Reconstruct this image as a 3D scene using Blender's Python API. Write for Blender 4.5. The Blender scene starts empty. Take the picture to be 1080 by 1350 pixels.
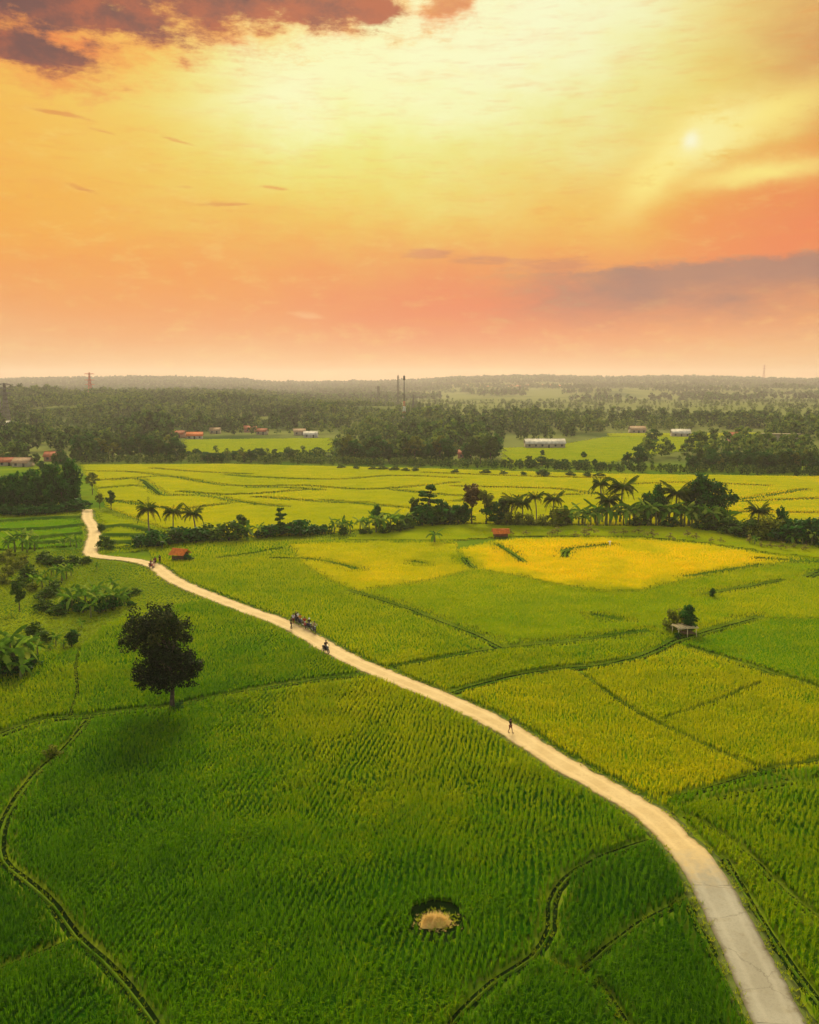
import bpy, bmesh, math, random
import numpy as np
from mathutils import Vector, Matrix
R = math.radians
rng = np.random.default_rng(7)
random.seed(7)
scene = bpy.context.scene
COL = scene.collection

# ------------------------------------------------------------------ camera
H, F, HOR = 35.0, 1150.0, 508.0            # height above the fields, focal length and horizon in photo pixels
PITCH = math.atan((675 - HOR) / F)
cd = bpy.data.cameras.new('camera'); cam = bpy.data.objects.new('camera', cd); COL.objects.link(cam)
cam.location = (0, 0, H); cam.rotation_euler = (R(90) - PITCH, 0, 0)
cd.sensor_fit = 'VERTICAL'; cd.sensor_height = 24; cd.lens = 24 * F / 1350
cd.clip_start = 1; cd.clip_end = 30000
scene.camera = cam
CP, SP = math.cos(PITCH), math.sin(PITCH)

def smooth(a, b, x):
    t = np.clip((np.asarray(x, float) - a) / (b - a), 0, 1)
    return t * t * (3 - 2 * t)

_ph = np.random.default_rng(3).uniform(0, 6.28, (12, 3)); _an = np.random.default_rng(4).uniform(0, 6.28, 12)
def wob(x, y, s, k=0):
    """smooth pseudo noise, about -1..1, feature size s metres"""
    v = 0
    for i in range(5):
        j = (i + 3 * k) % 12
        f = (1 + 0.45 * i) / s * 2.2
        v = v + np.sin(f * (x * math.cos(_an[j]) + y * math.sin(_an[j])) + _ph[j, 0] + 1.7 * np.sin(f * 0.6 * (y * math.cos(_an[j]) - x * math.sin(_an[j])) + _ph[j, 1]))
    return v / 3.0

RIDGE_PX = [-400, 0, 60, 170, 230, 330, 345, 400, 460, 560, 600, 660, 720, 790, 830, 880, 940, 1000, 1080, 1500]
RIDGE_PY = [503, 502, 501, 499, 499, 502, 505, 506, 505, 503, 499.5, 498, 497, 500, 499, 498, 499, 501, 502, 504]
def height(x, y):
    x = np.asarray(x, float); y = np.asarray(y, float)
    h = 16 * smooth(-100, -400, x) * np.exp(-((y - 1350) / 380) ** 2) * (1 + 0.12 * wob(x, y, 300))
    h = h + 6 * np.exp(-((y - 1000) / 160) ** 2 - ((x + 120) / 220) ** 2)
    yy = np.maximum(y, 1.0)
    px = 540 + F * x / yy
    top = H + (HOR - np.interp(px, RIDGE_PX, RIDGE_PY)) / F * 4700 - 8
    rise = smooth(2200, 4700, y) * (1 - 0.8 * smooth(5000, 6000, y))
    h = h + top * rise * (1 + 0.035 * wob(x, y, 420, 1)) + rise * (4.0 * wob(x, y, 80, 2) + 3.0 * wob(x, y, 190, 0))
    top2 = 12 * smooth(80, 500, x) * np.exp(-((y - 2700) / 330) ** 2) * (1 + 0.25 * wob(x, y, 500, 2))
    h = h + np.maximum(top2, 0) + 8 * np.exp(-((y - 2500) / 300) ** 2) * smooth(-250, -900, x)
    h = h + (3.5 * wob(x, y * 1.6, 260, 3) + 2.5) * smooth(650, 900, y) * smooth(3600, 2800, y)
    return h * smooth(600, 800, y)

def ray(px, py):
    a, b = (px - 540) / F, (675 - py) / F
    return np.array([a, CP + b * SP, -SP + b * CP])

def at(px, py, z=0.0):
    """pixel of the photo -> point on the level plane z"""
    d = ray(px, py); t = (z - H) / d[2]
    return np.array([d[0] * t, d[1] * t, z])

def on_land(px, py):
    """pixel -> point on the terrain (marches along the sight line)"""
    d = ray(px, py); d = d / d[1]
    y = 380.0
    while y < 6000:
        p = d * y; z = H + p[2]
        if z <= height(p[0], p[1]): return np.array([p[0], p[1], float(height(p[0], p[1]))])
        y += 4
    p = d * 5000
    return np.array([p[0], p[1], float(height(p[0], p[1]))])

def project(x, y, z):
    zc = y * CP - (z - H) * SP
    yc = y * SP + (z - H) * CP
    zc = np.maximum(zc, 0.1)
    return 540 + F * x / zc, 675 - F * yc / zc

# ------------------------------------------------------------------ mesh helpers
def np_mesh(name, V, quads=None, tris=None, mats=(), tint=None, mi=None, smooth_=False):
    me = bpy.data.meshes.new(name)
    V = np.asarray(V, np.float32).reshape(-1, 3)
    me.vertices.add(len(V)); me.vertices.foreach_set('co', V.ravel())
    loops, starts, totals = [], [], []
    n = 0
    for F_, k in ((quads, 4), (tris, 3)):
        if F_ is not None and len(F_):
            F_ = np.asarray(F_, np.int32).reshape(-1, k)
            loops.append(F_.ravel()); starts.append(n + np.arange(len(F_)) * k); totals.append(np.full(len(F_), k)); n += F_.size
    loops = np.concatenate(loops).astype(np.int32); starts = np.concatenate(starts).astype(np.int32); totals = np.concatenate(totals).astype(np.int32)
    me.loops.add(len(loops)); me.loops.foreach_set('vertex_index', loops)
    me.polygons.add(len(starts)); me.polygons.foreach_set('loop_start', starts); me.polygons.foreach_set('loop_total', totals)
    if mi is not None: me.polygons.foreach_set('material_index', np.asarray(mi, np.int32))
    if smooth_: me.polygons.foreach_set('use_smooth', np.ones(len(starts), bool))
    for m in mats: me.materials.append(m)
    if tint is not None:
        a = me.attributes.new('tint', 'FLOAT', 'POINT'); a.data.foreach_set('value', np.asarray(tint, np.float32))
    me.update(calc_edges=True)
    return me

def link(name, me, parent=None, loc=None):
    o = bpy.data.objects.new(name, me); COL.objects.link(o)
    if parent is not None: o.parent = parent
    if loc is not None: o.location = [float(v) for v in loc]
    return o

def tag(o, label=None, cat=None, group=None, kind=None):
    if label: o['label'] = label
    if cat: o['category'] = cat
    if group: o['group'] = group
    if kind: o['kind'] = kind
    return o

def empty(name, loc, rz=0.0):
    o = bpy.data.objects.new(name, None); COL.objects.link(o)
    o.location = [float(v) for v in loc]; o.rotation_euler = (0, 0, rz); o.empty_display_size = 0.3
    return o

def copy_tree(o, parent=None):
    c = o.copy(); COL.objects.link(c)
    if parent is not None: c.parent = parent
    for ch in list(o.children): copy_tree(ch, c)
    return c

class MB:
    """collects boxes, bars, tubes ... into one mesh"""
    def __init__(s): s.v = []; s.q = []; s.t = []; s.n = 0
    def add(s, V, quads=(), tris=()):
        V = np.asarray(V, float).reshape(-1, 3); s.v.append(V)
        if len(quads): s.q.append(np.asarray(quads) + s.n)
        if len(tris): s.t.append(np.asarray(tris) + s.n)
        s.n += len(V); return s
    def box(s, c, d, rz=0.0, taper=1.0):
        x, y, z = d[0] / 2, d[1] / 2, d[2] / 2
        V = np.array([(i * x * (taper if k > 0 else 1), j * y * (taper if k > 0 else 1), k * z) for k in (-1, 1) for i, j in ((-1, -1), (1, -1), (1, 1), (-1, 1))])
        ca, sa = math.cos(rz), math.sin(rz)
        V = np.c_[V[:, 0] * ca - V[:, 1] * sa, V[:, 0] * sa + V[:, 1] * ca, V[:, 2]] + np.array(c)
        return s.add(V, [(3, 2, 1, 0), (4, 5, 6, 7), (0, 1, 5, 4), (1, 2, 6, 5), (2, 3, 7, 6), (3, 0, 4, 7)])
    def tube(s, pts, rad, k=6, cap=True):
        P = np.asarray(pts, float); rad = np.broadcast_to(np.asarray(rad, float), (len(P),))
        V = []
        for i in range(len(P)):
            t = P[min(i + 1, len(P) - 1)] - P[max(i - 1, 0)]; t = t / (np.linalg.norm(t) + 1e-9)
            a = np.cross(t, (0, 0, 1) if abs(t[2]) < 0.9 else (1, 0, 0)); a /= np.linalg.norm(a); b = np.cross(t, a)
            for j in range(k):
                w = 2 * math.pi * j / k
                V.append(P[i] + rad[i] * (math.cos(w) * a + math.sin(w) * b))
        q = [(i * k + j, i * k + (j + 1) % k, (i + 1) * k + (j + 1) % k, (i + 1) * k + j) for i in range(len(P) - 1) for j in range(k)]
        tr = []
        if cap:
            V.append(P[0]); V.append(P[-1]); c0 = len(P) * k
            tr = [(c0, (j + 1) % k, j) for j in range(k)] + [(c0 + 1, (len(P) - 1) * k + j, (len(P) - 1) * k + (j + 1) % k) for j in range(k)]
        return s.add(V, q, tr)
    def ring(s, c, axis, r1, r2, n=18, k=7):
        """torus: wheel tyre"""
        axis = np.array(axis, float); axis /= np.linalg.norm(axis)
        a = np.cross(axis, (0, 0, 1) if abs(axis[2]) < 0.9 else (1, 0, 0)); a /= np.linalg.norm(a); b = np.cross(axis, a)
        V = []
        for i in range(n):
            u = 2 * math.pi * i / n; d = math.cos(u) * a + math.sin(u) * b
            for j in range(k):
                w = 2 * math.pi * j / k
                V.append(np.array(c) + d * (r1 + r2 * math.cos(w)) + axis * r2 * math.sin(w))
        q = [(i * k + j, i * k + (j + 1) % k, ((i + 1) % n) * k + (j + 1) % k, ((i + 1) % n) * k + j) for i in range(n) for j in range(k)]
        return s.add(V, q)
    def ball(s, c, r, n=10, m=7):
        r = np.broadcast_to(np.asarray(r, float), (3,))
        V = [(0, 0, 1)] + [(math.sin(math.pi * i / m) * math.cos(2 * math.pi * j / n), math.sin(math.pi * i / m) * math.sin(2 * math.pi * j / n), math.cos(math.pi * i / m)) for i in range(1, m) for j in range(n)] + [(0, 0, -1)]
        q = [(1 + i * n + j, 1 + (i + 1) * n + j, 1 + (i + 1) * n + (j + 1) % n, 1 + i * n + (j + 1) % n) for i in range(m - 2) for j in range(n)]
        L = 1 + (m - 1) * n
        t = [(0, 1 + j, 1 + (j + 1) % n) for j in range(n)] + [(L, L - n + (j + 1) % n, L - n + j) for j in range(n)]
        return s.add(np.array(V) * r + np.array(c), q, t)
    def prism(s, prof, x0, x1):
        """(y,z) outline extruded along x"""
        n = len(prof)
        V = [(x0, p[0], p[1]) for p in prof] + [(x1, p[0], p[1]) for p in prof] + [(x0, *np.mean(prof, 0)), (x1, *np.mean(prof, 0))]
        q = [(j, (j + 1) % n, n + (j + 1) % n, n + j) for j in range(n)]
        t = [(2 * n, (j + 1) % n, j) for j in range(n)] + [(2 * n + 1, n + j, n + (j + 1) % n) for j in range(n)]
        return s.add(V, q, t)
    def mesh(s, name, mats, smooth_=False):
        return np_mesh(name, np.concatenate(s.v), np.concatenate(s.q) if s.q else None, np.concatenate(s.t) if s.t else None, mats if isinstance(mats, (list, tuple)) else [mats], smooth_=smooth_)
    def build(s, name, mat, parent=None, loc=None, smooth_=False):
        return link(name, s.mesh(name, mat, smooth_), parent, loc)

# ------------------------------------------------------------------ materials
def srgb(r, g, b):
    f = lambda c: c / 12.92 if c <= 0.04045 else ((c + 0.055) / 1.055) ** 2.4
    return (f(r / 255), f(g / 255), f(b / 255), 1)

class NT:
    def __init__(s, tree): s.t = tree; s.n = tree.nodes; s.l = tree.links
    def node(s, typ, **kw):
        n = s.n.new(typ)
        for k, v in kw.items(): setattr(n, k, v)
        return n
    def put(s, sock, v):
        if isinstance(v, bpy.types.NodeSocket): s.l.new(v, sock)
        else: sock.default_value = v
    def m(s, op, *a, clamp=False):
        n = s.node('ShaderNodeMath', operation=op, use_clamp=clamp)
        for i, v in enumerate(a): s.put(n.inputs[i], v)
        return n.outputs[0]
    def mix(s, f, a, b, blend='MIX'):
        n = s.node('ShaderNodeMix', data_type='RGBA', blend_type=blend)
        s.put(n.inputs[0], f); s.put(n.inputs[6], a); s.put(n.inputs[7], b)
        return n.outputs[2]
    def rng(s, v, a, b, c=0.0, d=1.0, sm=True):
        n = s.node('ShaderNodeMapRange', interpolation_type='SMOOTHSTEP' if sm else 'LINEAR')
        for i, x in enumerate((v, a, b, c, d)): s.put(n.inputs[i], x)
        return n.outputs[0]
    def noise(s, vec, scale, detail=4, rough=0.55):
        n = s.node('ShaderNodeTexNoise'); n.inputs['Scale'].default_value = scale; n.inputs['Detail'].default_value = detail; n.inputs['Roughness'].default_value = rough
        if vec is not None: s.l.new(vec, n.inputs['Vector'])
        return n.outputs[0]
    def ramp(s, f, stops):
        n = s.node('ShaderNodeValToRGB'); e = n.color_ramp.elements
        while len(e) < len(stops): e.new(0.5)
        for el, (p, c) in zip(e, stops): el.position = p; el.color = c
        s.put(n.inputs[0], f); return n.outputs[0]

def new_mat(name):
    m = bpy.data.materials.new(name); m.use_nodes = True; nt = NT(m.node_tree); nt.n.clear()
    out = nt.node('ShaderNodeOutputMaterial')
    return m, nt, out

def leaf_mat(name, dark, light, trans=0.35, rough=0.8, spec=0.03, patch=0.0, patch_scale=0.02, hi=None):
    """two-sided foliage: colour from the per-leaf tint attribute, some light passes through"""
    m, nt, out = new_mat(name)
    a = nt.node('ShaderNodeAttribute', attribute_name='tint').outputs['Fac']
    geo = nt.node('ShaderNodeNewGeometry')
    if patch:
        a = nt.m('ADD', a, nt.m('MULTIPLY', nt.m('SUBTRACT', nt.noise(geo.outputs['Position'], patch_scale, 3), 0.5), patch), clamp=True)
    stops = [(0.0, dark), (1.0, light)] if hi is None else [(0.0, dark), (0.6, light), (1.0, hi)]
    c = nt.ramp(a, stops)
    p = nt.node('ShaderNodeBsdfPrincipled'); nt.l.new(c, p.inputs['Base Color']); p.inputs['Roughness'].default_value = rough; p.inputs['Specular IOR Level'].default_value = spec
    t = nt.node('ShaderNodeBsdfTranslucent'); nt.l.new(c, t.inputs['Color'])
    x = nt.node('ShaderNodeMixShader'); x.inputs[0].default_value = trans
    nt.l.new(p.outputs[0], x.inputs[1]); nt.l.new(t.outputs[0], x.inputs[2]); nt.l.new(x.outputs[0], out.inputs[0])
    return m

def solid(name, col, rough=0.7, var=0.25, scale=3.0, spec=0.3, metal=0.0, bump=0.0, col2=None, object_space=True):
    """a plain surface with blotchy procedural variation"""
    m, nt, out = new_mat(name)
    tc = nt.node('ShaderNodeTexCoord').outputs['Object'] if object_space else nt.node('ShaderNodeNewGeometry').outputs['Position']
    n = nt.noise(tc, scale, 5)
    c2 = col2 or tuple(v * (1 - var) for v in col[:3]) + (1,)
    c = nt.mix(nt.rng(n, 0.35, 0.65), col, c2)
    p = nt.node('ShaderNodeBsdfPrincipled'); nt.l.new(c, p.inputs['Base Color']); p.inputs['Roughness'].default_value = rough; p.inputs['Specular IOR Level'].default_value = spec; p.inputs['Metallic'].default_value = metal
    if bump:
        b = nt.node('ShaderNodeBump'); b.inputs['Strength'].default_value = bump; b.inputs['Distance'].default_value = 0.1; nt.l.new(n, b.inputs['Height']); nt.l.new(b.outputs[0], p.inputs['Normal'])
    nt.l.new(p.outputs[0], out.inputs[0])
    return m
# ------------------------------------------------------------------ sky and light
SUN_EL, SUN_AZ = 30.0, -4.0              # degrees above the horizon; azimuth from straight ahead (+y), + = right
world = bpy.data.worlds.new('World'); scene.world = world; world.use_nodes = True
def build_sky():
    nt = NT(world.node_tree); nt.n.clear()
    out = nt.node('ShaderNodeOutputWorld'); bg = nt.node('ShaderNodeBackground')
    d = nt.node('ShaderNodeTexCoord').outputs['Generated']
    sep = nt.node('ShaderNodeSeparateXYZ'); nt.l.new(d, sep.inputs[0])
    x, y, z = sep.outputs
    DEG = 180 / math.pi
    az = nt.m('MULTIPLY', nt.m('ARCTAN2', x, y), DEG)
    el = nt.m('MULTIPLY', nt.m('ARCSINE', z), DEG)
    # wind-drawn cloud texture: noise over the sky dome, stretched along the horizon
    cv = nt.node('ShaderNodeCombineXYZ'); nt.put(cv.inputs[0], nt.m('MULTIPLY', az, 0.05)); nt.put(cv.inputs[1], nt.m('MULTIPLY', el, 0.16)); cv.inputs[2].default_value = 3.7
    streak = nt.noise(cv.outputs[0], 1.6, 7, 0.6)
    cv2 = nt.node('ShaderNodeCombineXYZ'); nt.put(cv2.inputs[0], nt.m('MULTIPLY', az, 0.09)); nt.put(cv2.inputs[1], nt.m('MULTIPLY', el, 0.15)); cv2.inputs[2].default_value = 8.1
    puff = nt.noise(cv2.outputs[0], 2.2, 8, 0.62)
    cv3 = nt.node('ShaderNodeCombineXYZ'); nt.put(cv3.inputs[0], nt.m('MULTIPLY', az, 0.12)); nt.put(cv3.inputs[1], nt.m('MULTIPLY', el, 0.55)); cv3.inputs[2].default_value = 1.3
    fine = nt.noise(cv3.outputs[0], 2.0, 7, 0.6)
    s1 = nt.m('SUBTRACT', streak, 0.5); p1 = nt.m('SUBTRACT', puff, 0.5)
    # the bands themselves are a little bent by the cloud texture
    elw = nt.m('ADD', el, nt.m('MULTIPLY', s1, 5.0))
    stops = [(0, (244, 184, 120)), (1.2, (244, 182, 116)), (3.2, (243, 168, 102)), (7.0, (243, 148, 78)), (10, (245, 158, 62)), (14, (248, 176, 56)), (19, (247, 188, 66)), (24, (242, 182, 78)), (32, (236, 190, 118)), (50, (205, 190, 165)), (90, (175, 175, 165))]
    base = nt.ramp(nt.m('DIVIDE', elw, 90.0, clamp=True), [(p / 90, srgb(*c)) for p, c in stops])
    def pix(px, py):
        r = ray(px, py); r = r / np.linalg.norm(r)
        return math.degrees(math.atan2(r[0], r[1])), math.degrees(math.asin(r[2]))
    def blob(px, py, sx, sy, tilt=0.0, warp=0.0):
        """soft spot centred where the photo shows it, sx, sy in degrees"""
        a0, e0 = pix(px, py)
        u = nt.m('SUBTRACT', az, a0); v = nt.m('SUBTRACT', el, e0)
        if warp: v = nt.m('ADD', v, nt.m('MULTIPLY', p1, warp)); u = nt.m('ADD', u, nt.m('MULTIPLY', s1, warp * 1.5))
        if tilt:
            c, s = math.cos(R(tilt)), math.sin(R(tilt))
            u, v = nt.m('ADD', nt.m('MULTIPLY', u, c), nt.m('MULTIPLY', v, s)), nt.m('SUBTRACT', nt.m('MULTIPLY', v, c), nt.m('MULTIPLY', u, s))
        q = nt.m('ADD', nt.m('POWER', nt.m('DIVIDE', u, sx), 2.0), nt.m('POWER', nt.m('DIVIDE', v, sy), 2.0))
        return nt.m('EXPONENT', nt.m('MULTIPLY', q, -1.0))
    def put(c, mask, col, amt=1.0, blend='MIX'):
        return nt.mix(nt.m('MULTIPLY', mask, amt, clamp=True), c, srgb(*col), blend)
    c = base
    cv4 = nt.node('ShaderNodeCombineXYZ'); nt.put(cv4.inputs[0], nt.m('MULTIPLY', az, 0.30)); nt.put(cv4.inputs[1], nt.m('MULTIPLY', el, 0.75)); cv4.inputs[2].default_value = 5.5
    torn = nt.noise(cv4.outputs[0], 1.5, 9, 0.66)
    cv5 = nt.node('ShaderNodeCombineXYZ'); nt.put(cv5.inputs[0], nt.m('MULTIPLY', az, 0.35)); nt.put(cv5.inputs[1], nt.m('MULTIPLY', el, 2.2)); cv5.inputs[2].default_value = 9.5
    thread = nt.noise(cv5.outputs[0], 1.3, 8, 0.65)
    # pink and salmon veils low down, brownish orange at the outer top
    c = put(c, blob(640, 400, 16, 3.2, 0, 3), (236, 110, 80), 0.85)
    c = put(c, blob(240, 350, 9, 3.0, 0, 4), (245, 148, 66), 0.65)
    c = put(c, blob(1040, 290, 7, 3.6, 0, 4), (243, 122, 78), 0.9)
    c = put(c, blob(1100, 60, 5.5, 5.0, 20, 5), (212, 114, 76), 1.0)
    c = put(c, blob(1060, 205, 7, 1.6, 18, 3), (240, 130, 62), 0.85)
    c = put(c, blob(20, 130, 6.5, 5.0, 0, 5), (249, 180, 66), 0.6)
    c = put(c, blob(40, 290, 8, 3.5, 0, 3), (248, 170, 50), 0.6)
    # the sun's glow through thin cloud: yellow ring, pale core
    c = put(c, blob(540, 160, 16.0, 5.6, 6, 5), (230, 226, 78), 0.95)
    c = put(c, blob(760, 120, 10.0, 6.0, 8, 5), (230, 222, 90), 0.8)
    c = put(c, blob(800, 260, 7.0, 3.4, 12, 3), (244, 186, 70), 0.6)
    c = put(c, blob(520, 85, 14.0, 5.2, 6, 6), (243, 249, 150), 0.95)
    c = put(c, blob(700, 10, 10.0, 6.2, 10, 6), (251, 253, 206), 1.0)
    c = put(c, blob(390, 112, 4.6, 2.8, 10, 6), (251, 252, 198), 0.85)
    c = put(c, blob(580, 50, 8.0, 3.4, 0, 6), (250, 252, 200), 0.85)
    # broken texture over everything
    c = nt.mix(nt.m('MULTIPLY', nt.rng(fine, 0.50, 0.75), 0.20), c, srgb(243, 160, 76))
    c = nt.mix(nt.m('MULTIPLY', nt.rng(thread, 0.48, 0.75), 0.22), c, srgb(240, 138, 62))
    c = nt.mix(nt.m('MULTIPLY', nt.rng(torn, 0.5, 0.75), 0.22), c, srgb(252, 230, 130))
    # bright torn streak at the upper right with a hot spot
    st = nt.m('ADD', blob(1000, 155, 5.0, 1.1, 16, 1.5), nt.m('ADD', blob(866, 225, 3.0, 1.2, 48, 1.5), blob(1000, 228, 4.0, 0.7, 4, 2.0)))
    c = put(c, nt.m('MULTIPLY', st, nt.rng(torn, 0.16, 0.46)), (254, 232, 126), 1.0)
    hot = nt.m('MULTIPLY', blob(925, 180, 2.8, 1.2, 22, 3.0), nt.rng(torn, 0.28, 0.55))
    c = put(c, hot, (253, 242, 158), 1.0)
    c = put(c, blob(909, 186, 0.42, 0.42, 0, 1.0), (254, 252, 214), 0.95)
    def cloud(c, spots, col, col2, lo=0.3, hi=0.75, nz=1.6, amt=0.85, tex=None):
        t = tex or torn
        k = spots[0]
        for s in spots[1:]: k = nt.m('MAXIMUM', k, s)
        k = nt.rng(nt.m('ADD', k, nt.m('MULTIPLY', nt.m('SUBTRACT', t, 0.5), nz)), lo, hi)
        shade = nt.mix(nt.rng(puff, 0.38, 0.62), srgb(*col), srgb(*col2))
        return nt.mix(nt.m('MULTIPLY', k, amt), c, shade)
    # dark purple-brown cloud along the top left, with an orange fringe below it
    top = [blob(60, -14, 10.0, 2.3, -2), blob(250, -20, 8.0, 2.1, -4), blob(30, 66, 4.2, 1.0, -8), blob(430, -8, 4.5, 1.8, 3), blob(490, 14, 2.0, 1.2)]
    fringe = [blob(60, 20, 11.0, 3.6, -2), blob(250, 0, 9.0, 3.0, -4), blob(50, 78, 5.5, 2.0, -8), blob(450, 0, 6.0, 2.4, 3), blob(590, 0, 2.4, 1.9)]
    c = cloud(c, fringe, (236, 122, 60), (248, 170, 72), 0.3, 0.95, 1.5, 0.9)
    c = cloud(c, top, (104, 62, 68), (180, 88, 62), 0.28, 0.7, 1.6, 0.98)
    c = cloud(c, [blob(590, 2, 1.8, 1.1)], (205, 130, 84), (220, 150, 96), 0.4, 0.9, 1.6, 0.6)
    # long slate-mauve bank over the right horizon: crisp wavy top, veils hanging below
    a0, e0 = pix(900, 343)
    edge = nt.m('ADD', e0, nt.m('ADD', nt.m('MULTIPLY', nt.m('SUBTRACT', torn, 0.5), 1.5), nt.m('MULTIPLY', nt.m('SUBTRACT', az, a0), 0.03)))
    under = nt.m('SUBTRACT', edge, el)
    bank = nt.m('MULTIPLY', nt.rng(under, -0.15, 0.5), nt.rng(nt.m('ADD', under, nt.m('MULTIPLY', s1, 4.0)), 4.6, 1.2))
    bank = nt.m('MULTIPLY', bank, nt.rng(nt.m('ADD', az, nt.m('MULTIPLY', nt.m('SUBTRACT', torn, 0.5), 9.0)), pix(600, 360)[0], pix(860, 360)[0]))
    bank = nt.m('MULTIPLY', bank, nt.rng(az, 75, 50))
    c = nt.mix(nt.m('MULTIPLY', bank, 0.88), c, nt.mix(nt.rng(streak, 0.35, 0.65), srgb(140, 106, 108), srgb(168, 122, 108)))
    c = cloud(c, [blob(640, 344, 3.4, 0.45), blob(566, 335, 1.9, 0.5), blob(720, 350, 4.6, 0.6)], (204, 128, 92), (222, 142, 98), 0.45, 1.0, 1.6, 0.75, thread)
    # small torn wisps
    w = [blob(112, 250, 1.3, 0.20, -14), blob(236, 186, 1.6, 0.16, -12), blob(362, 248, 1.3, 0.16, -6), blob(300, 269, 2.2, 0.17, 3), blob(244, 247, 0.8, 0.14), blob(105, 90, 2.0, 0.18, -5), blob(80, 150, 2.6, 0.18, -5), blob(135, 173, 1.1, 0.15, -8)]
    c = cloud(c, w, (222, 140, 66), (232, 156, 78), 0.45, 1.15, 1.7, 0.75, thread)
    c = cloud(c, [blob(410, 417, 1.6, 0.3, -5)], (251, 190, 132), (251, 190, 132), 0.4, 1.0, 1.4, 0.6, fine)
    # unseen sky behind the viewer is a brightened neutral fill; overhead is in between
    away = nt.rng(y, -0.5, 0.55, SKY_BACK, 1.0)
    c = nt.mix(nt.rng(y, -0.1, 0.5, 1.0, 0.0), c, (0.82, 0.84, 0.74, 1))
    dim = nt.node('ShaderNodeVectorMath', operation='SCALE'); nt.l.new(c, dim.inputs[0]); nt.put(dim.inputs['Scale'], away)
    sky = nt.node('ShaderNodeTexSky'); sky.sky_type = 'NISHITA'; sky.sun_disc = False
    sky.sun_elevation = R(SUN_EL); sky.sun_rotation = R(SUN_AZ); sky.dust_density = 5.0; sky.air_density = 2.0
    ns = nt.node('ShaderNodeVectorMath', operation='SCALE'); nt.l.new(sky.outputs[0], ns.inputs[0]); ns.inputs['Scale'].default_value = 0.0015
    ad = nt.node('ShaderNodeVectorMath', operation='ADD'); nt.l.new(dim.outputs[0], ad.inputs[0]); nt.l.new(ns.outputs[0], ad.inputs[1])
    nt.l.new(ad.outputs[0], bg.inputs['Color']); bg.inputs['Strength'].default_value = SKY_STRENGTH
    nt.l.new(bg.outputs[0], out.inputs[0])
SKY_BACK, SKY_STRENGTH = 1.2, 0.65
build_sky()
sd = bpy.data.lights.new('sun', 'SUN'); sun = bpy.data.objects.new('sun', sd); COL.objects.link(sun)
sd.energy = 4.7; sd.angle = R(24); sd.color = (1.0, 0.86, 0.52)
v = Vector((math.sin(R(SUN_AZ)) * math.cos(R(SUN_EL)), math.cos(R(SUN_AZ)) * math.cos(R(SUN_EL)), math.sin(R(SUN_EL))))
sun.rotation_euler = v.to_track_quat('Z', 'Y').to_euler(); sun.location = v * 200

# ------------------------------------------------------------------ haze: one closed box of even, thin volume
def build_haze():
    b = MB(); b.box((0, 3200, 74), (11000, 7600, 154))
    m, nt, out = new_mat('haze_air')
    p = nt.node('ShaderNodeVolumePrincipled')
    p.inputs['Color'].default_value = HAZE_COL; p.inputs['Density'].default_value = HAZE; p.inputs['Anisotropy'].default_value = 0.35
    nt.l.new(p.outputs[0], out.inputs['Volume'])
    o = b.build('haze', m); tag(o, kind='stuff')
HAZE, HAZE_COL = 1.4e-4, (0.68, 0.61, 0.64, 1)
build_haze()

scene.view_settings.view_transform = 'Standard'; scene.view_settings.look = 'None'
scene.view_settings.exposure = 0.5; scene.view_settings.gamma = 1.0; scene.view_settings.use_curve_mapping = False
scene.cycles.max_bounces = 5; scene.cycles.diffuse_bounces = 2; scene.cycles.glossy_bounces = 1; scene.cycles.transmission_bounces = 2
scene.cycles.volume_bounces = 1; scene.cycles.transparent_max_bounces = 4
scene.cycles.use_denoising = True; scene.cycles.denoiser = 'OPENIMAGEDENOISE'
scene.cycles.use_adaptive_sampling = True; scene.cycles.adaptive_threshold = 0.02
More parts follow.
